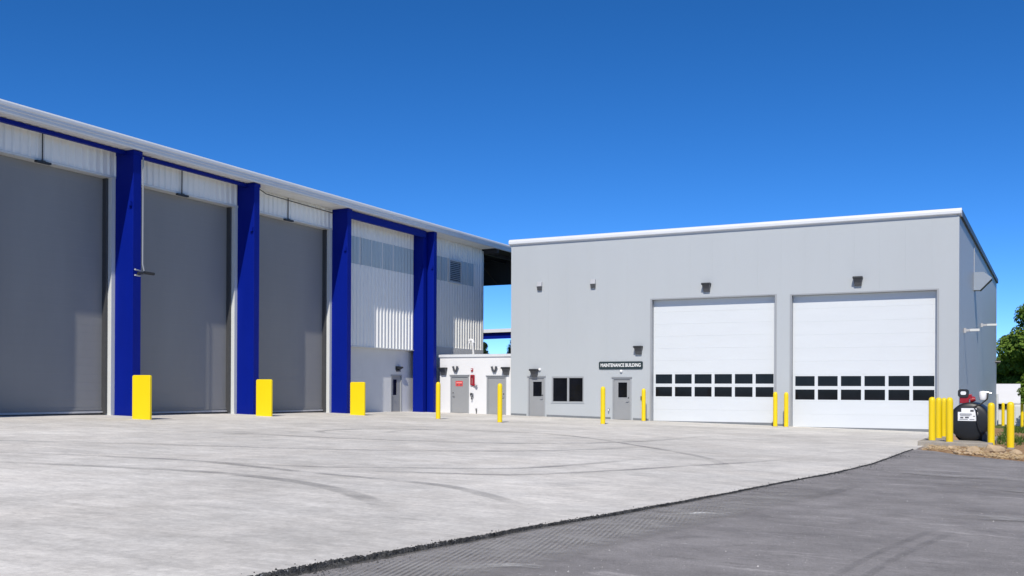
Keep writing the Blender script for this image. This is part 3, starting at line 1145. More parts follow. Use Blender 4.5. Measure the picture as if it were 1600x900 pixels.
def dome(x, y, z, label):
    t = MB().lathe((x, y - 0.002, z), 'Y', [(0.075, 0.0), (0.075, -0.04), (0.065, -0.08), (0.04, -0.105), (0.01, -0.115)], 14).build("dome_camera", M['white_filter'], None, smooth=True)
    tag(t, label, "camera", "dome cameras on the maintenance building")
    return t


dome(-18.13, MY, 2.33, "small white dome camera under the building sign")
dome(-22.72, MY, 2.44, "small white dome camera beside the wall light over the left door")
# building sign
sg = thing("building_sign", "dark sign board with white lettering MAINTENANCE BUILDING", "sign", (-18.165, MY, 2.63))


def rrect(x0, x1, z0, z1, r, n=5):
    pts = []
    for cx, cz, a0 in ((x1 - r, z1 - r, 0), (x0 + r, z1 - r, 90), (x0 + r, z0 + r, 180), (x1 - r, z0 + r, 270)):
        for k_ in range(n + 1):
            a = math.radians(a0 + 90 * k_ / n)
            pts.append((cx + r * math.cos(a), cz + r * math.sin(a)))
    return pts


MB().prism(rrect(-19.35, -16.98, 2.435, 2.825, 0.07), 'Y', MY - 0.045, MY - 0.002).build("board", M['sign_dark'], sg)
cu = bpy.data.curves.new("lettering", 'FONT')
cu.body = "MAINTENANCE BUILDING"
cu.size = 0.245
cu.offset = 0.0065
cu.extrude = 0.004
cu.align_x = 'CENTER'
cu.align_y = 'CENTER'
cu.materials.append(M['letter'])
tmp = bpy.data.objects.new("lettering_source", cu)
COL.objects.link(tmp)
bpy.context.view_layer.update()
lm = bpy.data.meshes.new_from_object(tmp.evaluated_get(bpy.context.evaluated_depsgraph_get()))
bpy.data.objects.remove(tmp)
bpy.data.curves.remove(cu)
if not lm.materials:
    lm.materials.append(M['letter'])
xs_ = [v.co.x for v in lm.vertices]
sx_ = 2.17 / (max(xs_) - min(xs_))
for v in lm.vertices:
    v.co = Vector((v.co.x * sx_, -v.co.z - 0.052, v.co.y))
lm.name = "lettering"
lo = bpy.data.objects.new("lettering", lm)
COL.objects.link(lo)
lo.parent = sg
# small boxes on the wall
k = MB().box(-17.08, -16.96, MY - 0.06, MY - 0.002, 0.88, 1.06).build("keypad_box", M['black'])
tag(k, "small dark keypad box on the wall left of the overhead door", "keypad")
k = MB()
k.tube([(-18.79, MY - 0.002, 0.38), (-18.79, MY - 0.10, 0.38), (-18.79, MY - 0.12, 0.30)], 0.03, 8)
k.lathe((-18.79, MY - 0.09, 0.40), 'Z', [(0.045, 0.0), (0.045, 0.02)], 10)
k = k.build("wall_tap", M['steel'])
tag(k, "small metal tap low on the wall beside the grey door", "tap")
for (y, z, l_, lab) in ((51.0, 4.2, 0.66, "white arm light on the shaded side wall, nearer the front corner"),
                        (63.0, 5.15, 0.82, "white arm light far along the shaded side wall")):
    t = thing("arm_light", lab, "wall light", (side_x(y), y, z), LG)
    xs = side_x(y)
    MB().box(xs + 0.002, xs + 0.10, y - 0.05, y + 0.12, z - 0.12, z + 0.10).build("wall_plate", M['lamp_grey'], t)
    MB().box(xs + 0.10, xs + l_ * 0.38, y - 0.04, y + 0.06, z - 0.06, z + 0.05).build("arm", M['lamp_grey'], t)
    MB().prism(rrect(xs + l_ * 0.38, xs + l_, z - 0.055, z + 0.055, 0.025), 'Y', y - 0.10, y + 0.10).build("lamp_head", M['white_trim'], t)

# ------------------------------------------------------------------ white utility block between the two buildings
UY = 48.5
UX0, UX1 = -29.0, MX0 - 0.01
ub = thing("utility_block", "low white service block with two grey doors between the two large buildings", "building", (-26.7, UY, 0))
UD1 = (-28.32, -27.13, gz(-27.7, UY), 2.14)
UD2 = (-26.03, -24.83, gz(-25.4, UY), 2.10)
wall_strip(UX0, UX1, UY, UY + 0.2, [UD1, UD2], -0.5, 3.17).build("wall", M['white_wall'], ub)
m_ = MB().box(UX0, UX0 + 0.2, UY + 0.201, 54.5, -0.5, 3.165)
m_.box(UX0 + 0.201, UX1, 54.3, 54.5, -0.5, 3.165)
m_.build("wall", M['white_wall'], ub)
MB().box(UX0 + .1, UX1, UY + .1, 54.4, 3.10, 3.16).build("roof", M['roof_top'], ub)
MB().prism([(UY - 0.06, 3.165), (UY - 0.06, 3.30), (UY + 0.32, 3.33), (UY + 0.32, 3.165)], 'X', UX0 - 0.05, UX1 + 0.001).build("coping", M['gutter'], ub)
man_door(UD1, None, False, ub, UY)
man_door(UD2, None, True, ub, UY)
k = MB()
k.tube([(-27.93, 50.4, 3.1), (-27.93, 50.4, 4.05), (-27.97, 50.4, 4.18), (-28.09, 50.4, 4.22), (-28.19, 50.4, 4.12), (-28.19, 50.4, 4.02)], 0.09, 12)
k.build("vent_pipe", M['white_wall'], ub, smooth=True)
UG = 'fixtures on the white utility block'
wall_pack(-28.72, UY, 2.38, "dark wall pack light at the left end of the white block", 0.42, 0.42, 'wall lights on the white utility block')
wall_pack(-24.80, UY, 2.38, "dark wall pack light at the right end of the white block", 0.42, 0.42, 'wall lights on the white utility block')


def twin_head(x, z, label):
    t = thing("emergency_light", label, "emergency light", (x, UY, z), 'twin head emergency lights')
    MB().box(x - 0.07, x + 0.07, UY - 0.07, UY - 0.002, z - 0.20, z - 0.02).build("base_box", M['frame_grey'], t)
    for s in (-1, 1):
        k = MB()
        k.tube([(x + s * 0.04, UY - 0.09, z - 0.14), (x + s * 0.10, UY - 0.11, z + 0.02), (x + s * 0.14, UY - 0.13, z + 0.15)], [0.05, 0.055, 0.065], 10)
        k.build("lamp_head", M['lens'], t)
    return t


twin_head(-27.95, 2.50, "grey twin head emergency light above the door with the red sign")
twin_head(-25.52, 2.48, "grey twin head emergency light above the plain right door of the white block")
sgn = thing("door_sign", "small red warning sign on the left door of the white block", "sign", (-27.76, UY + 0.03, 1.68))
MB().box(-28.0, -27.55, UY + 0.018, UY + 0.028, 1.55, 1.84).build("board", M['red_bright'], sgn)
k = MB()
k.box(-27.92, -27.83, UY + 0.012, UY + 0.017, 1.60, 1.665)
k.box(-27.70, -27.61, UY + 0.012, UY + 0.017, 1.60, 1.665)
k.build("printed_mark", M['ink'], sgn)
MB().box(-27.95, -27.60, UY + 0.012, UY + 0.017, 1.72, 1.77).build("printed_band", material("pink_print", (0.75, 0.35, 0.33)), sgn)
k = thing("fire_alarm", "small red alarm sounder on the white wall between the two doors", "alarm", (-26.93, UY, 2.44))
MB().box(-26.99, -26.87, UY - 0.06, UY - 0.002, 2.36, 2.53).build("housing", M['red'], k)
MB().lathe((-26.93, UY - 0.06, 2.47), 'Y', [(0.035, 0), (0.03, -0.02)], 10).build("strobe", M['decal'], k)
k = thing("fire_connection", "red fire hose connection pipe on the white wall between the two doors", "fire connection", (-26.8, UY, 1.9))
p = MB()
p.tube([(-26.98, UY - 0.06, 1.62), (-26.98, UY - 0.06, 2.16)], 0.045, 10)
p.tube([(-26.80, UY - 0.06, 1.58), (-26.80, UY - 0.06, 2.16)], 0.045, 10)
p.tube([(-26.98, UY - 0.06, 2.13), (-26.80, UY - 0.06, 2.13)], 0.05, 10)
p.tube([(-26.80, UY - 0.06, 1.62), (-26.66, UY - 0.10, 1.58)], 0.05, 10)
p.tube([(-26.98, UY - 0.06, 1.64), (-26.80, UY - 0.06, 1.64)], 0.04, 10)
p.build("pipework", M['red'], k)
MB().tube([(-26.68, UY - 0.10, 1.575), (-26.58, UY - 0.13, 1.56)], 0.06, 10).build("outlet_cap", M['frame_grey'], k)
MB().box(-26.92, -26.86, UY - 0.03, UY - 0.002, 1.55, 2.05).build("back_plate", M['red'], k)
k = thing("wall_hydrant", "dark curved hose outlet on the white wall below the red pipework", "wall hydrant", (-26.9, UY, 1.0))
MB().tube([(-27.02, UY - 0.05, 1.06), (-26.96, UY - 0.10, 1.16), (-26.87, UY - 0.12, 1.14), (-26.84, UY - 0.12, 1.04), (-26.90, UY - 0.12, 0.95), (-26.91, UY - 0.12, 0.82)], 0.035, 10).build("spout", M['rail_dark'], k)
MB().box(-26.99, -26.83, UY - 0.05, UY - 0.002, 0.98, 1.16).build("plate", M['lamp_grey'], k)
k = MB().tube([(-26.64, UY - 0.05, gz(-26.6, UY) - 0.05), (-26.64, UY - 0.05, 0.26), (-26.69, UY - 0.07, 0.30), (-26.60, UY - 0.07, 0.31)], 0.025, 8).build("drain_pipe", M['rail_dark'])
tag(k, "short dark pipe stub at the foot of the white wall", "pipe")

# ------------------------------------------------------------------ storage building on the left
LX = -30.0
sb = thing("storage_building", "long white ribbed metal building with blue columns and grey roller doors", "building", (-30, 36, 0))
EZ = 10.12                                       # soffit level
Y_A, Y_B, Y_C = 12.0, 55.2, 70.0                 # first bay, end of the enclosed part, end of the open canopy


def ribbed(y0, y1, z0, z1, x=LX, pitch=0.305, h=0.048, flip=1):
    """vertical trapezoid ribs on a sheet in a plane of constant x, facing +X; the rib profile keeps one phase along the wall"""
    ph = 0.08
    ys_ = [(y0, 0)]
    k0 = math.floor((y0 - ph) / pitch)
    y = ph + k0 * pitch
    while y < y1:
        for d, hh in ((0.0, 0), (0.055, h), (0.100, h), (0.155, 0)):
            yy = y + d
            if y0 < yy < y1:
                ys_.append((yy, hh))
        y += pitch
    ys_.append((y1, 0))
    vs_, fs_ = [], []
    for yy, hh in ys_:
        vs_.append((x + hh, yy, z0))
        vs_.append((x + hh, yy, z1))
    for i in range(len(ys_) - 1):
        fs_.append((2 * i, 2 * i + 2, 2 * i + 3, 2 * i + 1))
    return MB().add(vs_, fs_)


COLS = [(13.55, 13.93), (20.12, 20.50), (26.67, 27.05), (33.20, 33.54), (39.84, 40.17)]
BAYS = [(13.93, 20.12), (20.50, 26.67), (27.05, 33.20), (33.54, 39.84)]
HEAD = 9.14
for (a, b) in BAYS:
    ribbed(a, b, HEAD + 0.06, EZ, LX).build("wall_panel", M['white_siding'], sb)
    MB().box(LX - 0.37, LX + 0.045, a, b, HEAD - 0.02, HEAD + 0.06).build("head_trim", M['white_trim'], sb)
    g0 = gz(LX, b) - 0.4
    MB().box(LX - 0.39, LX + 0.03, b - 0.17, b - 0.003, g0, HEAD - 0.022).build("jamb_trim", M['white_trim'], sb)
    MB().box(LX - 0.39, LX + 0.03, a + 0.003, a + 0.17, g0, HEAD - 0.022).build("jamb_trim", M['white_trim'], sb)
    # roller door
    zb = gz(LX, (a + b) / 2) + 0.02
    ya, yb = a + 0.175, b - 0.175
    dm = MB()
    zs = steps(zb + 0.24, HEAD - 0.03, 0.30)
    pr_ = []
    for z in zs:
        pr_ += [(LX - 0.3500, z), (LX - 0.3485, z + 0.006)]
    vs_ = []
    for x_, z in pr_:
        vs_ += [(x_, ya, z), (x_, yb, z)]
    dm.add(vs_, [(2 * i, 2 * i + 1, 2 * i + 3, 2 * i + 2) for i in range(len(pr_) - 1)])
    dr = dm.build("roller_door", M['door_grey'], sb)
    bb = MB()
    bb.box(LX - 0.3600, LX - 0.3150, ya, yb, zb + 0.15, zb + 0.185)
    bb.box(LX - 0.3600, LX - 0.3350, ya, yb, zb + 0.101, zb + 0.24)
    bb.build("bottom_slat", M['door_grey'], dr)
    MB().box(LX - 0.36, LX - 0.28, ya, yb, zb + 0.035, zb + 0.10).build("bottom_bar", M['bar_light'], dr)
    MB().box(LX - 0.36, LX - 0.30, ya, yb, zb - 0.35, zb + 0.034).build("seal", M['black'], dr)
    MB().box(LX - 0.36, LX - 0.15, yb - 0.09, yb, zb, HEAD - 0.025).build("guide_rail", M['rail_dark'], dr)
    MB().box(LX - 0.36, LX - 0.15, ya, ya + 0.09, zb, HEAD - 0.025).build("guide_rail", M['rail_dark'], dr)
for (a, b) in COLS:
    xo = -29.06
    m_ = MB()
    m_.box(LX - 0.02, xo, a, b, gz(LX, a) - 0.3, EZ - 0.012)
    c_ = m_.build("column", M['blue'], sb, bevel=0.012, segs=2)
    MB().box(LX - 0.01, xo + 0.05, a - 0.06, b + 0.05, gz(LX, a) - 0.3, gz(-29.3, a) + 0.03).build("base_plate", M['blue'], c_)
    MB().box(xo - 0.16, xo - 0.04, a - 0.10, a - 0.002, 8.05, 8.22).build("bracket", M['blue'], c_)
    MB().box(LX + 0.05, xo + 0.03, a - 0.02, b + 0.02, EZ - 0.16, EZ - 0.013).build("cap_plate", M['blue'], c_)
# the paired column at the end of the fourth bay
for (a, b, xo) in ((47.28, 47.62, -29.36), (47.76, 48.08, -28.98)):
    c_ = MB().box(LX - 0.02, xo, a, b, gz(LX, a) - 0.3, EZ - 0.012).build("column", M['blue'], sb, bevel=0.012, segs=2)
    MB().box(LX - 0.01, xo + 0.04, a - 0.04, b + 0.02, gz(LX, a) - 0.3, gz(-29.3, a) + 0.03).build("base_plate", M['blue'], c_)
    MB().box(xo - 0.14, xo - 0.03, a - 0.09, a - 0.002, 8.05, 8.2).build("bracket", M['blue'], c_)
MB().box(LX - 0.02, -29.5, 47.63, 47.75, -0.3, EZ - 0.012).build("web_plate", M['blue'], sb)
# blue struts under the eave
for (a, b) in BAYS[:3]:
    MB().box(-29.58, -29.44, a + 0.02, b - 0.02, EZ - 0.15, EZ - 0.015).build("eave_strut", M['blue'], sb)
MB().box(-29.36, -29.20, 40.19, 47.27, EZ - 0.40, EZ - 0.035).build("eave_strut", M['blue'], sb)
MB().tube([(-29.2, 33.55, 9.98), (-29.62, 34.6, 9.93), (-29.86, 36.46, 9.97), (-29.88, 39.8, 9.93)], 0.022, 6).build("conduit", M['rail_dark'], sb)
# fourth bay: ribbed wall, skylight panes, low wall with a door
SB4 = 3.55
wz = (7.70, 9.08)
ribbed(40.17, 47.28, SB4, wz[0]).build("wall_panel", M['white_siding'], sb)
ribbed(40.17, 47.28, wz[1], EZ).build("wall_panel", M['white_siding'], sb)
n = 7
for i in range(n):
    a = 40.19 + (47.26 - 40.19) * i / n
    b = 40.19 + (47.26 - 40.19) * (i + 1) / n
    ribbed(a + 0.045, b - 0.045, wz[0] + .004, wz[1] - .004, LX + 0.004).build("skylight_panel", M['poly'], sb)
MB().box(LX - 0.03, LX - 0.004, 40.19, 47.26, wz[0], wz[1]).build("backing_frame", M['white_siding'], sb)
MB().box(LX - 0.35, LX + 0.05, 40.17, 47.28, SB4 - 0.05, SB4 - 0.001).build("base_trim", M['white_trim'], sb)
PX = LX - 0.32
DW = (45.55, 46.62)


def wall_strip_y(y0, y1, x0, x1, opens, z0, z1):
    m_ = MB()
    cuts = sorted({y0, y1} | {c for o_ in opens for c in o_[:2]})
    for a, b in zip(cuts, cuts[1:]):
        mid = (a + b) / 2
        z = z0
        for o_ in opens:
            if o_[0] < mid < o_[1]:
                if o_[2] > z:
                    m_.box(x0, x1, a, b, z, o_[2])
                z = o_[3]
        m_.box(x0, x1, a, b, z, z1)
    return m_


dz0 = gz(PX, 46)
wall_strip_y(40.17, 48.05, PX - 0.2, PX, [(DW[0], DW[1], dz0 - 0.2, 2.16)], -0.4, SB4 - 0.052).build("low_wall", M['precast'], sb)
dl = wall_strip_y(DW[0] + 0.07, DW[1] - 0.07, PX - 0.10, PX - 0.055, [(45.86, 46.22, 1.05, 1.9)], dz0 + 0.01, 2.09).build("door", M['door_leaf'], sb)
k = MB()
k.box(PX - 0.12, PX + 0.02, DW[0] + .003, DW[0] + 0.068, dz0 - 0.2, 2.157)
k.box(PX - 0.12, PX + 0.02, DW[1] - 0.068, DW[1] - .003, dz0 - 0.2, 2.157)
k.box(PX - 0.12, PX + 0.02, DW[0] + .069, DW[1] - .069, 2.092, 2.157)
k.build("door_frame", M['frame_grey'], dl)
MB().box(PX - 0.085, PX - 0.072, 45.86, 46.22, 1.05, 1.9).build("window", M['glass'], dl)
k = MB().tube([(PX - 0.055, 45.72, 1.0), (PX + 0.02, 45.72, 1.0), (PX + 0.03, 45.84, 1.0)], 0.016, 8)
k.lathe((PX - 0.055, 45.72, 1.14), 'X', [(0.035, 0), (0.035, 0.02)], 10)
k.build("handle", M['steel'], dl)
# fifth bay: ribbed wall with louver
SB5 = 3.83
lv = (51.03, 52.55, 7.66, 9.06)
ribbed(48.08, Y_B, SB5, wz[0]).build("wall_panel", M['white_siding'], sb)
ribbed(48.08, Y_B, wz[1], EZ).build("wall_panel", M['white_siding'], sb)
ribbed(54.15, Y_B, wz[0], wz[1]).build("wall_panel", M['white_siding'], sb)
ribbed(48.08, 49.3, wz[0], wz[1]).build("wall_panel", M['white_siding'], sb)
for (a, b) in ((49.3, 50.15), (50.15, 51.0), (52.6, 53.37), (53.37, 54.15)):
    ribbed(a + .035, b - .035, wz[0] + .004, wz[1] - .004, LX + 0.004).build("skylight_panel", M['poly'], sb)
MB().box(LX - 0.03, LX - 0.004, 48.1, Y_B - .02, wz[0], wz[1]).build("backing_frame", M['white_siding'], sb)
k = MB()
t = 0.09
k.box(LX - 0.003, LX + 0.10, lv[0], lv[0] + t, lv[2], lv[3])
k.box(LX - 0.003, LX + 0.10, lv[1] - t, lv[1], lv[2], lv[3])
k.box(LX - 0.003, LX + 0.10, lv[0] + t, lv[1] - t, lv[3] - t, lv[3])
k.box(LX - 0.003, LX + 0.10, lv[0] + t, lv[1] - t, lv[2], lv[2] + t)
lo_ = k.build("louver", M['white_trim'], sb)
MB().box(LX + 0.0, LX + 0.01, lv[0] + t, lv[1] - t, lv[2] + t, lv[3] - t).build("louver_back", M['lens'], lo_)
nsl = 11
slat0 = None
for i in range(nsl):
    z = lv[2] + t + (lv[3] - lv[2] - 2 * t) * (i + 0.15) / nsl
    if slat0 is None:
        k = MB()
        k.hexa([(LX + 0.085, lv[0] + t, z), (LX + 0.085, lv[1] - t, z), (LX + 0.02, lv[1] - t, z + 0.055), (LX + 0.02, lv[0] + t, z + 0.055),
                (LX + 0.085, lv[0] + t, z + 0.012), (LX + 0.085, lv[1] - t, z + 0.012), (LX + 0.02, lv[1] - t, z + 0.067), (LX + 0.02, lv[0] + t, z + 0.067)])
        slat0 = k.build("slat", M['white_trim'], lo_)
        zref = z
    else:
        c = slat0.copy()
        COL.objects.link(c)
        c.location = (0, 0, z - zref)
MB().box(LX - 0.25, LX + 0.07, 48.08, Y_B - 0.002, -0.4, SB5 - 0.001).build("low_wall", M['precast'], sb)
MB().box(LX - 0.26, LX + 0.06, Y_B, Y_B + 0.12, -0.4, EZ - 0.1).build("corner_trim", M['white_trim'], sb)
# end wall of the enclosed part and back of the building
MB().box(-62, LX - 0.262, Y_B - 0.2, Y_B + 0.05, -0.4, 10.1).build("end_wall", M['white_siding'], sb)
MB().box(-62, LX - 0.45, Y_A, Y_A + 0.2, -0.4, 10.1).build("end_wall", M['white_siding'], sb)
MB().box(-62.2, -62.0, Y_A, Y_B, -0.4, 9.6).build("back_wall", M['white_siding'], sb)
MB().box(LX - 0.25, LX - 0.05, Y_A, 13.55, -0.4, EZ).build("wall", M['white_siding'], sb)
# soffit: ribbed roof sheet seen from below, ribs run out to the gutter
GX = -28.95
vs_, fs_ = [], []
yy = Y_A
prof = []
while yy < Y_B:
    for d, hh in ((0.0, 0.0), (0.03, -0.022), (0.09, -0.022), (0.12, 0.0)):
        if yy + d < Y_B:
            prof.append((yy + d, hh))
    yy += 0.305
prof.append((Y_B, 0.0))
for y_, hh in prof:
    vs_.append((LX - 0.02, y_, EZ + hh + 0.012))
    vs_.append((GX, y_, EZ + hh + 0.030))
fs_ = [(2 * i, 2 * i + 1, 2 * i + 3, 2 * i + 2) for i in range(len(prof) - 1)]
MB().add(vs_, fs_).build("soffit", M['soffit'], sb)
# gutter fascia with rolled profile
MB().prism([(-28.95, 10.10), (-28.89, 10.10), (-28.86, 10.15), (-28.86, 10.235), (-28.83, 10.25), (-28.83, 10.33), (-28.795, 10.36), (-28.79, 10.44), (-28.83, 10.50), (-28.95, 10.51)],
           'Y', Y_A, Y_C).build("gutter", M['gutter'], sb)
# roof
m_ = MB()
m_.hexa([(-28.96, Y_A, 10.20), (-28.96, Y_C, 10.20), (-46, Y_C, 11.63), (-46, Y_A, 11.63), (-28.96, Y_A, 10.48), (-28.96, Y_C, 10.48), (-46, Y_C, 11.91), (-46, Y_A, 11.91)])
m_.hexa([(-46.001, Y_A, 11.63), (-46.001, Y_C, 11.63), (-63, Y_C, 10.20), (-63, Y_A, 10.20), (-46.001, Y_A, 11.91), (-46.001, Y_C, 11.91), (-63, Y_C, 10.48), (-63, Y_A, 10.48)])
m_.build("roof", M['roof_top'], sb)
# open canopy beyond the corner: dark frame, purlins, end screen
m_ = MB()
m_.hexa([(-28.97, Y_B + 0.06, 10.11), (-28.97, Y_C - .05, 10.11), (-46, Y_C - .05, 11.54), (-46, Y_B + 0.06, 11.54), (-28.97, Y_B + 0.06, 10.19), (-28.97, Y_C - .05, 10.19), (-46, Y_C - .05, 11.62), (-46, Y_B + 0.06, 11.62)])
cp = m_.build("canopy_deck", M['roof_dark'], sb)  # dark paint stands in for the shade under the roof
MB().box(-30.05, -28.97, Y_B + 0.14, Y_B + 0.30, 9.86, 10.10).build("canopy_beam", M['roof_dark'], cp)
for i in range(7):
    x = -30.6 - i * 1.5
    z = 10.11 + (-28.84 - x) / 17.16 * 1.43
    MB().box(x - 0.05, x + 0.05, Y_B + 0.31, Y_C - 0.06, z - 0.22, z - 0.005).build("purlin", M['rail_dark'], cp)
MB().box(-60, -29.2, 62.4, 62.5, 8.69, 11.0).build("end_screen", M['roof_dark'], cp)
MB().tube([(-33.6, 62.2, 9.9), (-32.6, 62.2, 8.75)], 0.05, 8).build("brace", M['bark'], cp)
MB().box(-29.9, -29.2, Y_C - 0.8, Y_C - 0.2, -0.4, 10.1).build("column", M['blue'], cp)
MB().box(-62.5, -61.8, Y_C - 0.8, Y_C - 0.2, -0.4, 10.1).build("column", M['blue'], cp)

# door lights hung on conduits at the head of each roller door
DG = 'lights hung over the roller doors'
for (y, lab) in ((23.5, "dark light at the head of the nearest roller door on a grey conduit"),
                 (29.93, "dark light at the head of the middle roller door on a grey conduit"),
                 (36.47, "dark light at the head of the farthest roller door on a grey conduit")):
    t = thing("door_light", lab, "door light", (LX + 0.07, y, 9.1), DG)
    MB().tube([(LX + 0.075, y, 9.1), (LX + 0.075, y, 10.10)], 0.022, 8).build("conduit", M['rail_dark'], t)
    k = MB()
    k.box(LX + 0.04, LX + 0.17, y - 0.29, y - 0.04, 9.04, 9.11)
    k.box(LX + 0.04, LX + 0.17, y + 0.04, y + 0.29, 9.04, 9.11)
    k.build("lamp_head", M['black'], t)
    MB().box(LX + 0.045, LX + 0.15, y - 0.07, y + 0.07, 9.04, 9.14).build("junction_box", M['rail_dark'], t)
t = thing("column_light", "twin head light on a grey conduit down the side of the first blue column", "flood light", (-29.0, 27.1, 5.6))
MB().tube([(-29.02, 27.09, EZ - 0.2), (-29.02, 27.09, 5.95), (-28.98, 27.12, 5.70)], 0.026, 8).build("conduit", M['frame_grey'], t)
k = MB()
k.tube([(-28.98, 27.10, 5.62), (-28.86, 26.72, 5.56)], 0.05, 8)
k.tube([(-28.98, 27.12, 5.64), (-28.86, 27.5, 5.62)], 0.055, 8)
k.build("lamp_head", M['black'], t)
k = MB()
k.tube([(-29.0, 26.95, 5.68), (-28.88, 26.6, 5.70)], 0.03, 8)
k.tube([(-29.0, 26.95, 5.50), (-28.88, 26.6, 5.49)], 0.03, 8)
k.build("bracket_arm", M['lamp_grey'], t)
k = thing("wall_light", "dark wedge shaped light over the narrow door behind the paired blue columns", "wall light", (PX, 46.2, 2.5))
m_ = MB()
m_.prism([(PX, 2.62), (PX + 0.22, 2.60), (PX + 0.24, 2.54), (PX, 2.40)], 'Y', 46.0, 46.42)
m_.build("hood", M['black'], k)
MB().box(PX + 0.002, PX + 0.10, 46.05, 46.37, 2.33, 2.398).build("lens", M['lens'], k)

# ------------------------------------------------------------------ yellow guards and bollards
CG = 'wide yellow column guards'


def column_guard(x, y, wd, h):
    g = gz(x, y)
    k = MB()
    prof = rrect(x - wd / 2, x + wd / 2, g - 0.2, g + h, 0.07)
    k.prism(prof, 'Y', y - 0.05, y + 0.05)
    return k.build("column_guard", M['yellow'], None, bevel=0.02)


tag(column_guard(-26.63, 24.86, 0.83, 1.50), "wide yellow guard in front of the nearest blue column", "column guard", CG)
tag(column_guard(-27.58, 32.17, 0.80, 1.50), "wide yellow guard in front of the middle blue column", "column guard", CG)
tag(column_guard(-27.16, 38.09, 0.80, 1.52), "wide yellow guard in front of the farthest single blue column, left of the narrow door", "column guard", CG)


def bollard0():
    t = thing("bollard", "", "bollard", (0, 0, 0), "yellow bollards")
    r = 0.102
    prof = [(r, -0.35), (r, 1.44), (r * 0.985, 1.50), (r * 0.88, 1.555), (r * 0.66, 1.59), (r * 0.35, 1.61), (0.01, 1.615)]
    MB().lathe((0, 0, 0), 'Z', prof, 20).build("sleeve", M['yellow2'], t, smooth=True)
    MB().lathe((0, 0, 0), 'Z', [(r + 0.012, -0.3), (r + 0.012, 0.012)], 20).build("base_ring", M['pad'], t)
    return t


b0 = bollard0()
BOL = [(-22.64, 37.72, 0, 'yellow bollard in front of the paired blue columns'),
       (-19.13, 36.8, 0, 'yellow bollard in front of the plain right door of the white block'),
       (-15.98, 40.34, 0, 'yellow bollard between the double window and the grey door'),
       (-16.69, 47.6, 0, 'yellow bollard between the grey door and the left overhead door'),
       (-10.15, 47.3, 0, 'left yellow bollard of the pair between the two overhead doors'),
       (-9.69, 47.5, 0, 'right yellow bollard of the pair between the two overhead doors'),
       (-2.44, 33.95, 0.145, 'front yellow bollard of the row of three at the left side of the tank'),
       (-2.41, 36.35, 0.145, 'middle yellow bollard of the row of three at the left side of the tank'),
       (-2.37, 38.3, 0.145, 'rear yellow bollard of the row of three at the left side of the tank'),
       (-1.90, 33.25, 0.145, 'yellow bollard just left of the black tank end, nearest the pale sticker'),
       (-0.78, 34.19, 0.02, 'yellow bollard in front of the right edge of the black tank'),
       (-0.24, 33.07, 0.06, 'rightmost yellow bollard standing alone in the dirt')]
for i, (x, y, dz, lab) in enumerate(BOL):
    o = b0 if i == 0 else copy_tree(b0)
    o.location = (x, y, gz(x, y) + dz)
    o['label'] = lab
    if i > 5:
        o.scale = (1, 1, 0.84)                     # the posts round the tank are shorter

# ------------------------------------------------------------------ fuel tank on its pad
k = MB()
x0, x1, y0, y1 = -2.78, -0.72, 33.0, 41.5
k.hexa([(x0, y0, gz(x0, y0) - 0.3), (x1, y0 + 0.3, gz(x1, y0) - 0.3), (x1, y1, gz(x1, y1) - 0.3), (x0, y1, gz(x0, y1) - 0.3),
        (x0, y0, gz(x0, y0) + 0.15), (x1, y0 + 0.3, gz(x1, y0) + 0.15), (x1, y1, gz(x1, y1) + 0.15), (x0, y1, gz(x0, y1) + 0.15)])
k = k.build("concrete_pad", M['pad'], None, bevel=0.03)
tag(k, "low concrete pad under the black tank", "concrete pad")
TX, TY, TR = -1.42, 35.1, 0.595
tz = gz(TX, TY) + 0.15 + 0.015 + TR
tk = thing("fuel_tank", "black cylindrical fuel tank lying on a concrete pad with a white sticker", "fuel tank", (TX, TY, gz(TX, TY) + 0.15))
MB().lathe((TX, TY, tz), 'Y', [(0.05, -0.075), (TR * 0.45, -0.062), (TR * 0.8, -0.03), (TR * 0.95, -0.008), (TR, 0.03), (TR, 3.2), (TR * 0.95, 3.24), (TR * 0.5, 3.29), (0.05, 3.3)], 48).build("shell", M['tank'], tk, smooth=True)
MB().lathe((TX, TY, tz), 'Y', [(TR + 0.012, 0.05), (TR + 0.012, 0.09)], 48).build("rim_band", M['tank'], tk)
for yy in (35.5, 37.7):
    m_ = MB()
    gg = gz(TX, yy) + 0.14
    m_.box(TX - 0.42, TX + 0.42, yy - 0.12, yy + 0.12, gg, tz - TR * 0.72)
    m_.build("saddle", M['tank_dark'], tk)


def on_end(u, v, d=0.0):
    """a point on the domed front end of the tank"""
    r = math.hypot(u, v) / TR
    return (TX + u, TY - 0.078 + 0.06 * r ** 2 + 0.02 * r ** 6 - d, tz + v)


def sheet(poly_rows, d):
    m_ = MB()
    for (ua, ub, va, vb) in poly_rows:
        nu = max(1, int((ub - ua) / 0.05))
        nv = max(1, int((vb - va) / 0.05))
        vs_ = [on_end(ua + (ub - ua) * i / nu, va + (vb - va) * j / nv, d) for j in range(nv + 1) for i in range(nu + 1)]
        m_.add(vs_, [(j * (nu + 1) + i, j * (nu + 1) + i + 1, (j + 1) * (nu + 1) + i + 1, (j + 1) * (nu + 1) + i) for j in range(nv) for i in range(nu)])
    return m_


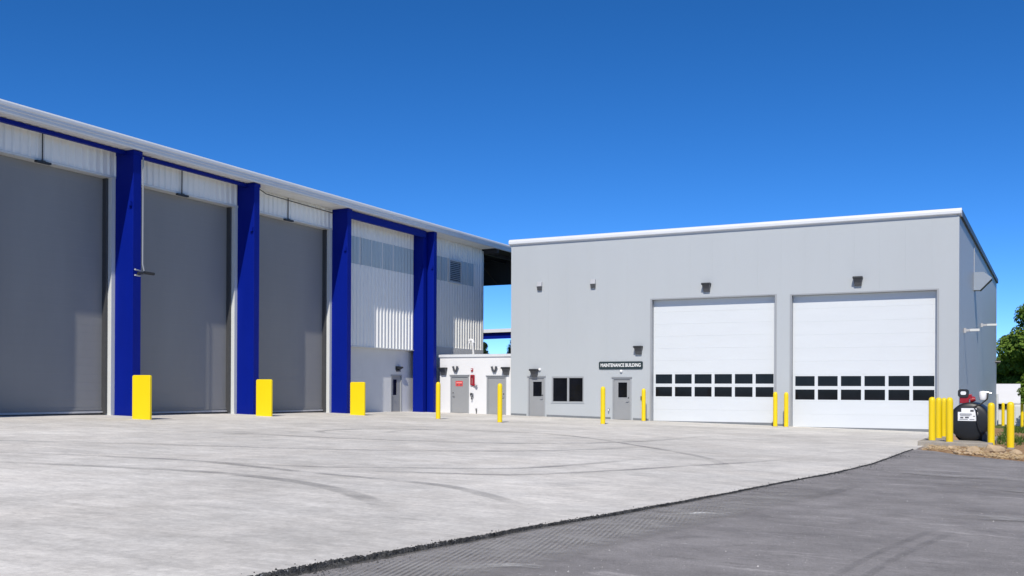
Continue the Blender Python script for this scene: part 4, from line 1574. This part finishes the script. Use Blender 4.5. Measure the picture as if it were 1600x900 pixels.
st = sheet([(-0.34, 0.24, 0.02, 0.30), (-0.24, 0.20, 0.30, 0.42)], 0.012).build("sticker", M['decal'], tk)
sheet([(-0.28, 0.06, 0.235, 0.25), (-0.29, 0.07, 0.205, 0.217), (-0.27, 0.02, 0.175, 0.187),
       (-0.27, -0.18, 0.10, 0.145), (-0.13, -0.02, 0.105, 0.15), (-0.29, -0.05, 0.06, 0.075), (0.0, 0.14, 0.06, 0.075)], 0.018).build("printed_lines", M['ink'], st)
sheet([(0.02, 0.12, 0.31, 0.375), (0.10, 0.16, 0.16, 0.18)], 0.018).build("printed_mark", M['ink'], st)
pm = MB()
px, py, pz = TX - 0.10, TY + 0.25, tz + TR
pm.box(px - 0.20, px + 0.07, py - 0.14, py + 0.16, pz - 0.02, pz + 0.20)
pm.tube([(px + 0.10, py, pz + 0.10), (px + 0.26, py, pz + 0.12)], [0.11, 0.07], 12)
pm.box(px + 0.05, px + 0.16, py - 0.10, py + 0.10, pz + 0.12, pz + 0.27)
pump = pm.build("pump", M['red'], tk, bevel=0.015)
MB().prism(rrect(px - 0.25, px + 0.07, pz + 0.17, pz + 0.43, 0.08), 'Y', py - 0.17, py + 0.10).build("meter", M['black'], pump)
MB().prism(rrect(px - 0.17, px - 0.01, pz + 0.25, pz + 0.36, 0.04), 'Y', py - 0.18, py - 0.171).build("meter_dial", M['decal'], pump)
MB().lathe((px + 0.47, py - 0.02, pz + 0.11), 'Z', [(0.10, -0.02), (0.11, 0.0), (0.11, 0.22), (0.08, 0.26)], 16).build("filter", M['white_filter'], pump, smooth=True)
MB().tube([(px + 0.47, py - 0.02, pz + 0.36), (px + 0.62, py - 0.02, pz + 0.33), (px + 0.72, py - 0.02, pz + 0.30)], 0.022, 8).build("nozzle", M['steel'], pump)
hp = [(px + 0.62, py - 0.02, pz + 0.33), (px + 0.60, py - 0.1, pz + 0.12), (px + 0.45, py - 0.22, pz - 0.02), (px + 0.22, TY - 0.06, tz + 0.46)]
hp += [on_end(u, v, 0.05) for u, v in ((0.20, 0.34), (0.22, 0.16), (0.22, 0.0), (0.25, -0.16), (0.31, -0.30), (0.40, -0.38))]
MB().tube(hp, 0.024, 8).build("hose", M['hose'], tk, smooth=True)
MB().box(TX + 0.36, TX + 0.52, TY + 0.0, TY + 0.16, gz(TX, TY) + 0.14, gz(TX, TY) + 0.45).build("valve_box", M['rail_dark'], tk)
k = MB()
k.hexa([(TX - 0.62, TY + 0.1, gz(TX, TY) + 0.14), (TX - 0.30, TY + 0.02, gz(TX, TY) + 0.14), (TX - 0.30, TY + 0.12, gz(TX, TY) + 0.14), (TX - 0.62, TY + 0.2, gz(TX, TY) + 0.14),
        (TX - 0.66, TY + 0.1, gz(TX, TY) + 0.50), (TX - 0.60, TY + 0.02, gz(TX, TY) + 0.50), (TX - 0.60, TY + 0.12, gz(TX, TY) + 0.50), (TX - 0.66, TY + 0.2, gz(TX, TY) + 0.50)])
k = k.build("timber_chock", material("raw_timber", (0.52, 0.33, 0.2), 0.8, 0, 0.12, 8.0, (1, 1, 5)))
tag(k, "tan timber chock wedged against the lower left of the tank", "chock")

# ------------------------------------------------------------------ far canopy seen through the gap
fc = thing("far_canopy", "distant open canopy with white eave and blue beam seen through the gap", "canopy", (-47, 90, 0))
MB().hexa([(-75, 90.0, 6.9), (-30, 90, 7.35), (-30, 104, 7.9), (-75, 104, 7.4), (-75, 90, 7.22), (-30, 90, 7.72), (-30, 104, 8.2), (-75, 104, 7.7)]).build("roof", M['white_wall'], fc)
MB().hexa([(-75, 90.3, 6.2), (-30, 90.3, 6.78), (-30, 90.6, 6.78), (-75, 90.6, 6.2), (-75, 90.3, 6.89), (-30, 90.3, 7.345), (-30, 90.6, 7.345), (-75, 90.6, 6.89)]).build("beam", M['blue'], fc)
for x in (-72, -57, -34):
    MB().box(x - 0.2, x + 0.2, 90.3, 90.7, -0.8, 6.6).build("column", M['blue'], fc)

# ------------------------------------------------------------------ sheds beyond the tank
sh = thing("far_shed", "small distant white roofed shed beyond the tank, partly behind the grey building", "shed", (-2, 82, -1))
k = MB()
k.hexa([(-6.0, 81.8, 0.50), (0.05, 81.8, 0.50), (0.05, 85.5, 1.9), (-6.0, 85.5, 1.9), (-6.0, 81.8, 0.58), (0.05, 81.8, 0.58), (0.05, 85.5, 1.98), (-6.0, 85.5, 1.98)])
k.build("roof", M['white_wall'], sh)
MB().box(-5.9, -0.35, 82.2, 85.3, -1.6, 0.30).build("wall", M['white_wall'], sh)
MB().box(-5.92, -0.33, 82.17, 82.198, 0.05, 0.34).build("wall_band", M['beige'], sh)
MB().box(-6.0, 0.04, 81.9, 82.1, 0.40, 0.498).build("eave_board", M['roof_dark'], sh)
cb = thing("utility_cabinet", "rounded white cabinet standing right of the distant shed", "cabinet", (0.9, 79, -1))
MB().prism(rrect(-0.45, 2.6, gz(0, 79) - 0.4, 0.48, 0.18), 'Y', 79, 80.6).build("housing", M['white_wall'], cb)
MB().box(-0.28, 2.4, 78.96, 78.998, -0.75, 0.36).build("door_panel", M['oh_door'], cb)
MB().box(0.05, 0.2, 78.93, 78.958, 0.18, 0.26).build("latch", M['black'], cb)
for i, (x, y, lab) in enumerate(((-1.03, 78.0, "distant yellow bollard in front of the white roofed shed"), (0.15, 76.5, "distant yellow bollard in front of the white cabinet"))):
    o = copy_tree(b0)
    o.location = (x, y, gz(x, y) - 0.2)
    o['label'] = lab


# ------------------------------------------------------------------ trees
def tree(name, label, x, y, zb, h, rad, crown_z, nleaf, leaf, mat, seed, conifer=False, group=None, lobes=26):
    rnd = random.Random(seed)
    t = thing(name, label, "tree", (x, y, zb), group)
    k = MB()
    k.tube([(x, y, zb - 0.3), (x + 0.05, y, zb + h * 0.3), (x - 0.05, y, zb + h * 0.6), (x, y, zb + h * 0.95)], [h * 0.03, h * 0.024, h * 0.015, h * 0.004], 9)
    cl = []
    for i in range(lobes):
        a = rnd.random() * 6.283
        v = rnd.random()
        if conifer:
            zz = crown_z + (h - crown_z) * v
            rr = rad * (1 - v) * rnd.uniform(0.5, 1.0)
            s = rad * (0.16 + 0.28 * (1 - v))
        else:
            zz = crown_z + (h - crown_z) * (0.06 + 0.88 * v)
            rr = rad * math.sqrt(max(0.05, 1 - (2 * v - 0.85) ** 2 * 0.8)) * rnd.uniform(0.35, 0.9)
            s = rad * rnd.uniform(0.28, 0.48)
        c = Vector((x + math.cos(a) * rr, y + math.sin(a) * rr, zb + zz))
        cl.append((c, s))
        if i % 2 == 0:
            zt = zb + max(h * 0.2, zz - rr * 0.6)
            k.tube([(x, y, zt), ((x + c.x) / 2, (y + c.y) / 2, (zt + c.z) / 2 + 0.1), tuple(c)], [h * 0.012, h * 0.007, h * 0.003], 6)
    k.build("trunk", M['bark'], t)
    k = MB()
    vs_, fs_ = [], []
    for i in range(nleaf):
        c, s = cl[rnd.randrange(len(cl))]
        d = Vector((rnd.gauss(0, 1), rnd.gauss(0, 1), rnd.gauss(0, 1))).normalized()
        r = s * (rnd.random() ** 0.28)
        p = c + Vector((d.x * r, d.y * r, d.z * r * 0.75))
        nrm = (d + Vector((rnd.uniform(-.5, .5), rnd.uniform(-.5, .5), rnd.uniform(0.0, .9)))).normalized()
        a = nrm.orthogonal().normalized()
        b = nrm.cross(a)
        an = rnd.random() * 6.283
        a, b = a * math.cos(an) + b * math.sin(an), b * math.cos(an) - a * math.sin(an)
        l = leaf * rnd.uniform(0.6, 1.4)
        wd = l * (0.16 if conifer else 0.5)
        o_ = len(vs_)
        vs_ += [tuple(p - a * l * .5), tuple(p + b * wd * .5 + nrm * l * 0.08), tuple(p + a * l * .5), tuple(p - b * wd * .5 + nrm * l * 0.08)]
        fs_.append((o_, o_ + 1, o_ + 2, o_ + 3))
    me = bpy.data.meshes.new("crown")
    off = Vector(t.location)
    me.from_pydata([(v[0] - off.x, v[1] - off.y, v[2] - off.z) for v in vs_], [], fs_)
    me.materials.append(mat)
    cr = bpy.data.objects.new("crown", me)
    COL.objects.link(cr)
    cr.parent = t
    return t


tree("broadleaf_tree", "tall dense green tree rising behind the white sheds at the right edge", 3.0, 98, -1.1, 11.3, 4.4, 0.2, 46000, 0.36, M['leaf'], 11, lobes=40)
tree("broadleaf_tree", "lower green tree filling in beside the corner of the grey building", -0.3, 104, -1.1, 7.6, 2.7, -0.3, 34000, 0.32, M['leaf'], 21, lobes=34)
tree("broadleaf_tree", "leafy young tree overhanging the distant white cabinet", 1.05, 76.0, -0.9, 3.7, 1.2, 1.1, 6000, 0.2, M['leaf'], 31, lobes=14)
tree("conifer_tree", "dark conifer top showing low in the gap beside the grey building", -52.6, 106, 0.1, 7.7, 3.6, 1.0, 9000, 0.5, M['leaf_dark'], 41, True, lobes=40)
tree("conifer_tree", "dark conifer tip at the foot of the white building corner", -59.6, 110, 0.1, 6.9, 3.2, 1.0, 7000, 0.5, M['leaf_dark'], 51, True, lobes=34)
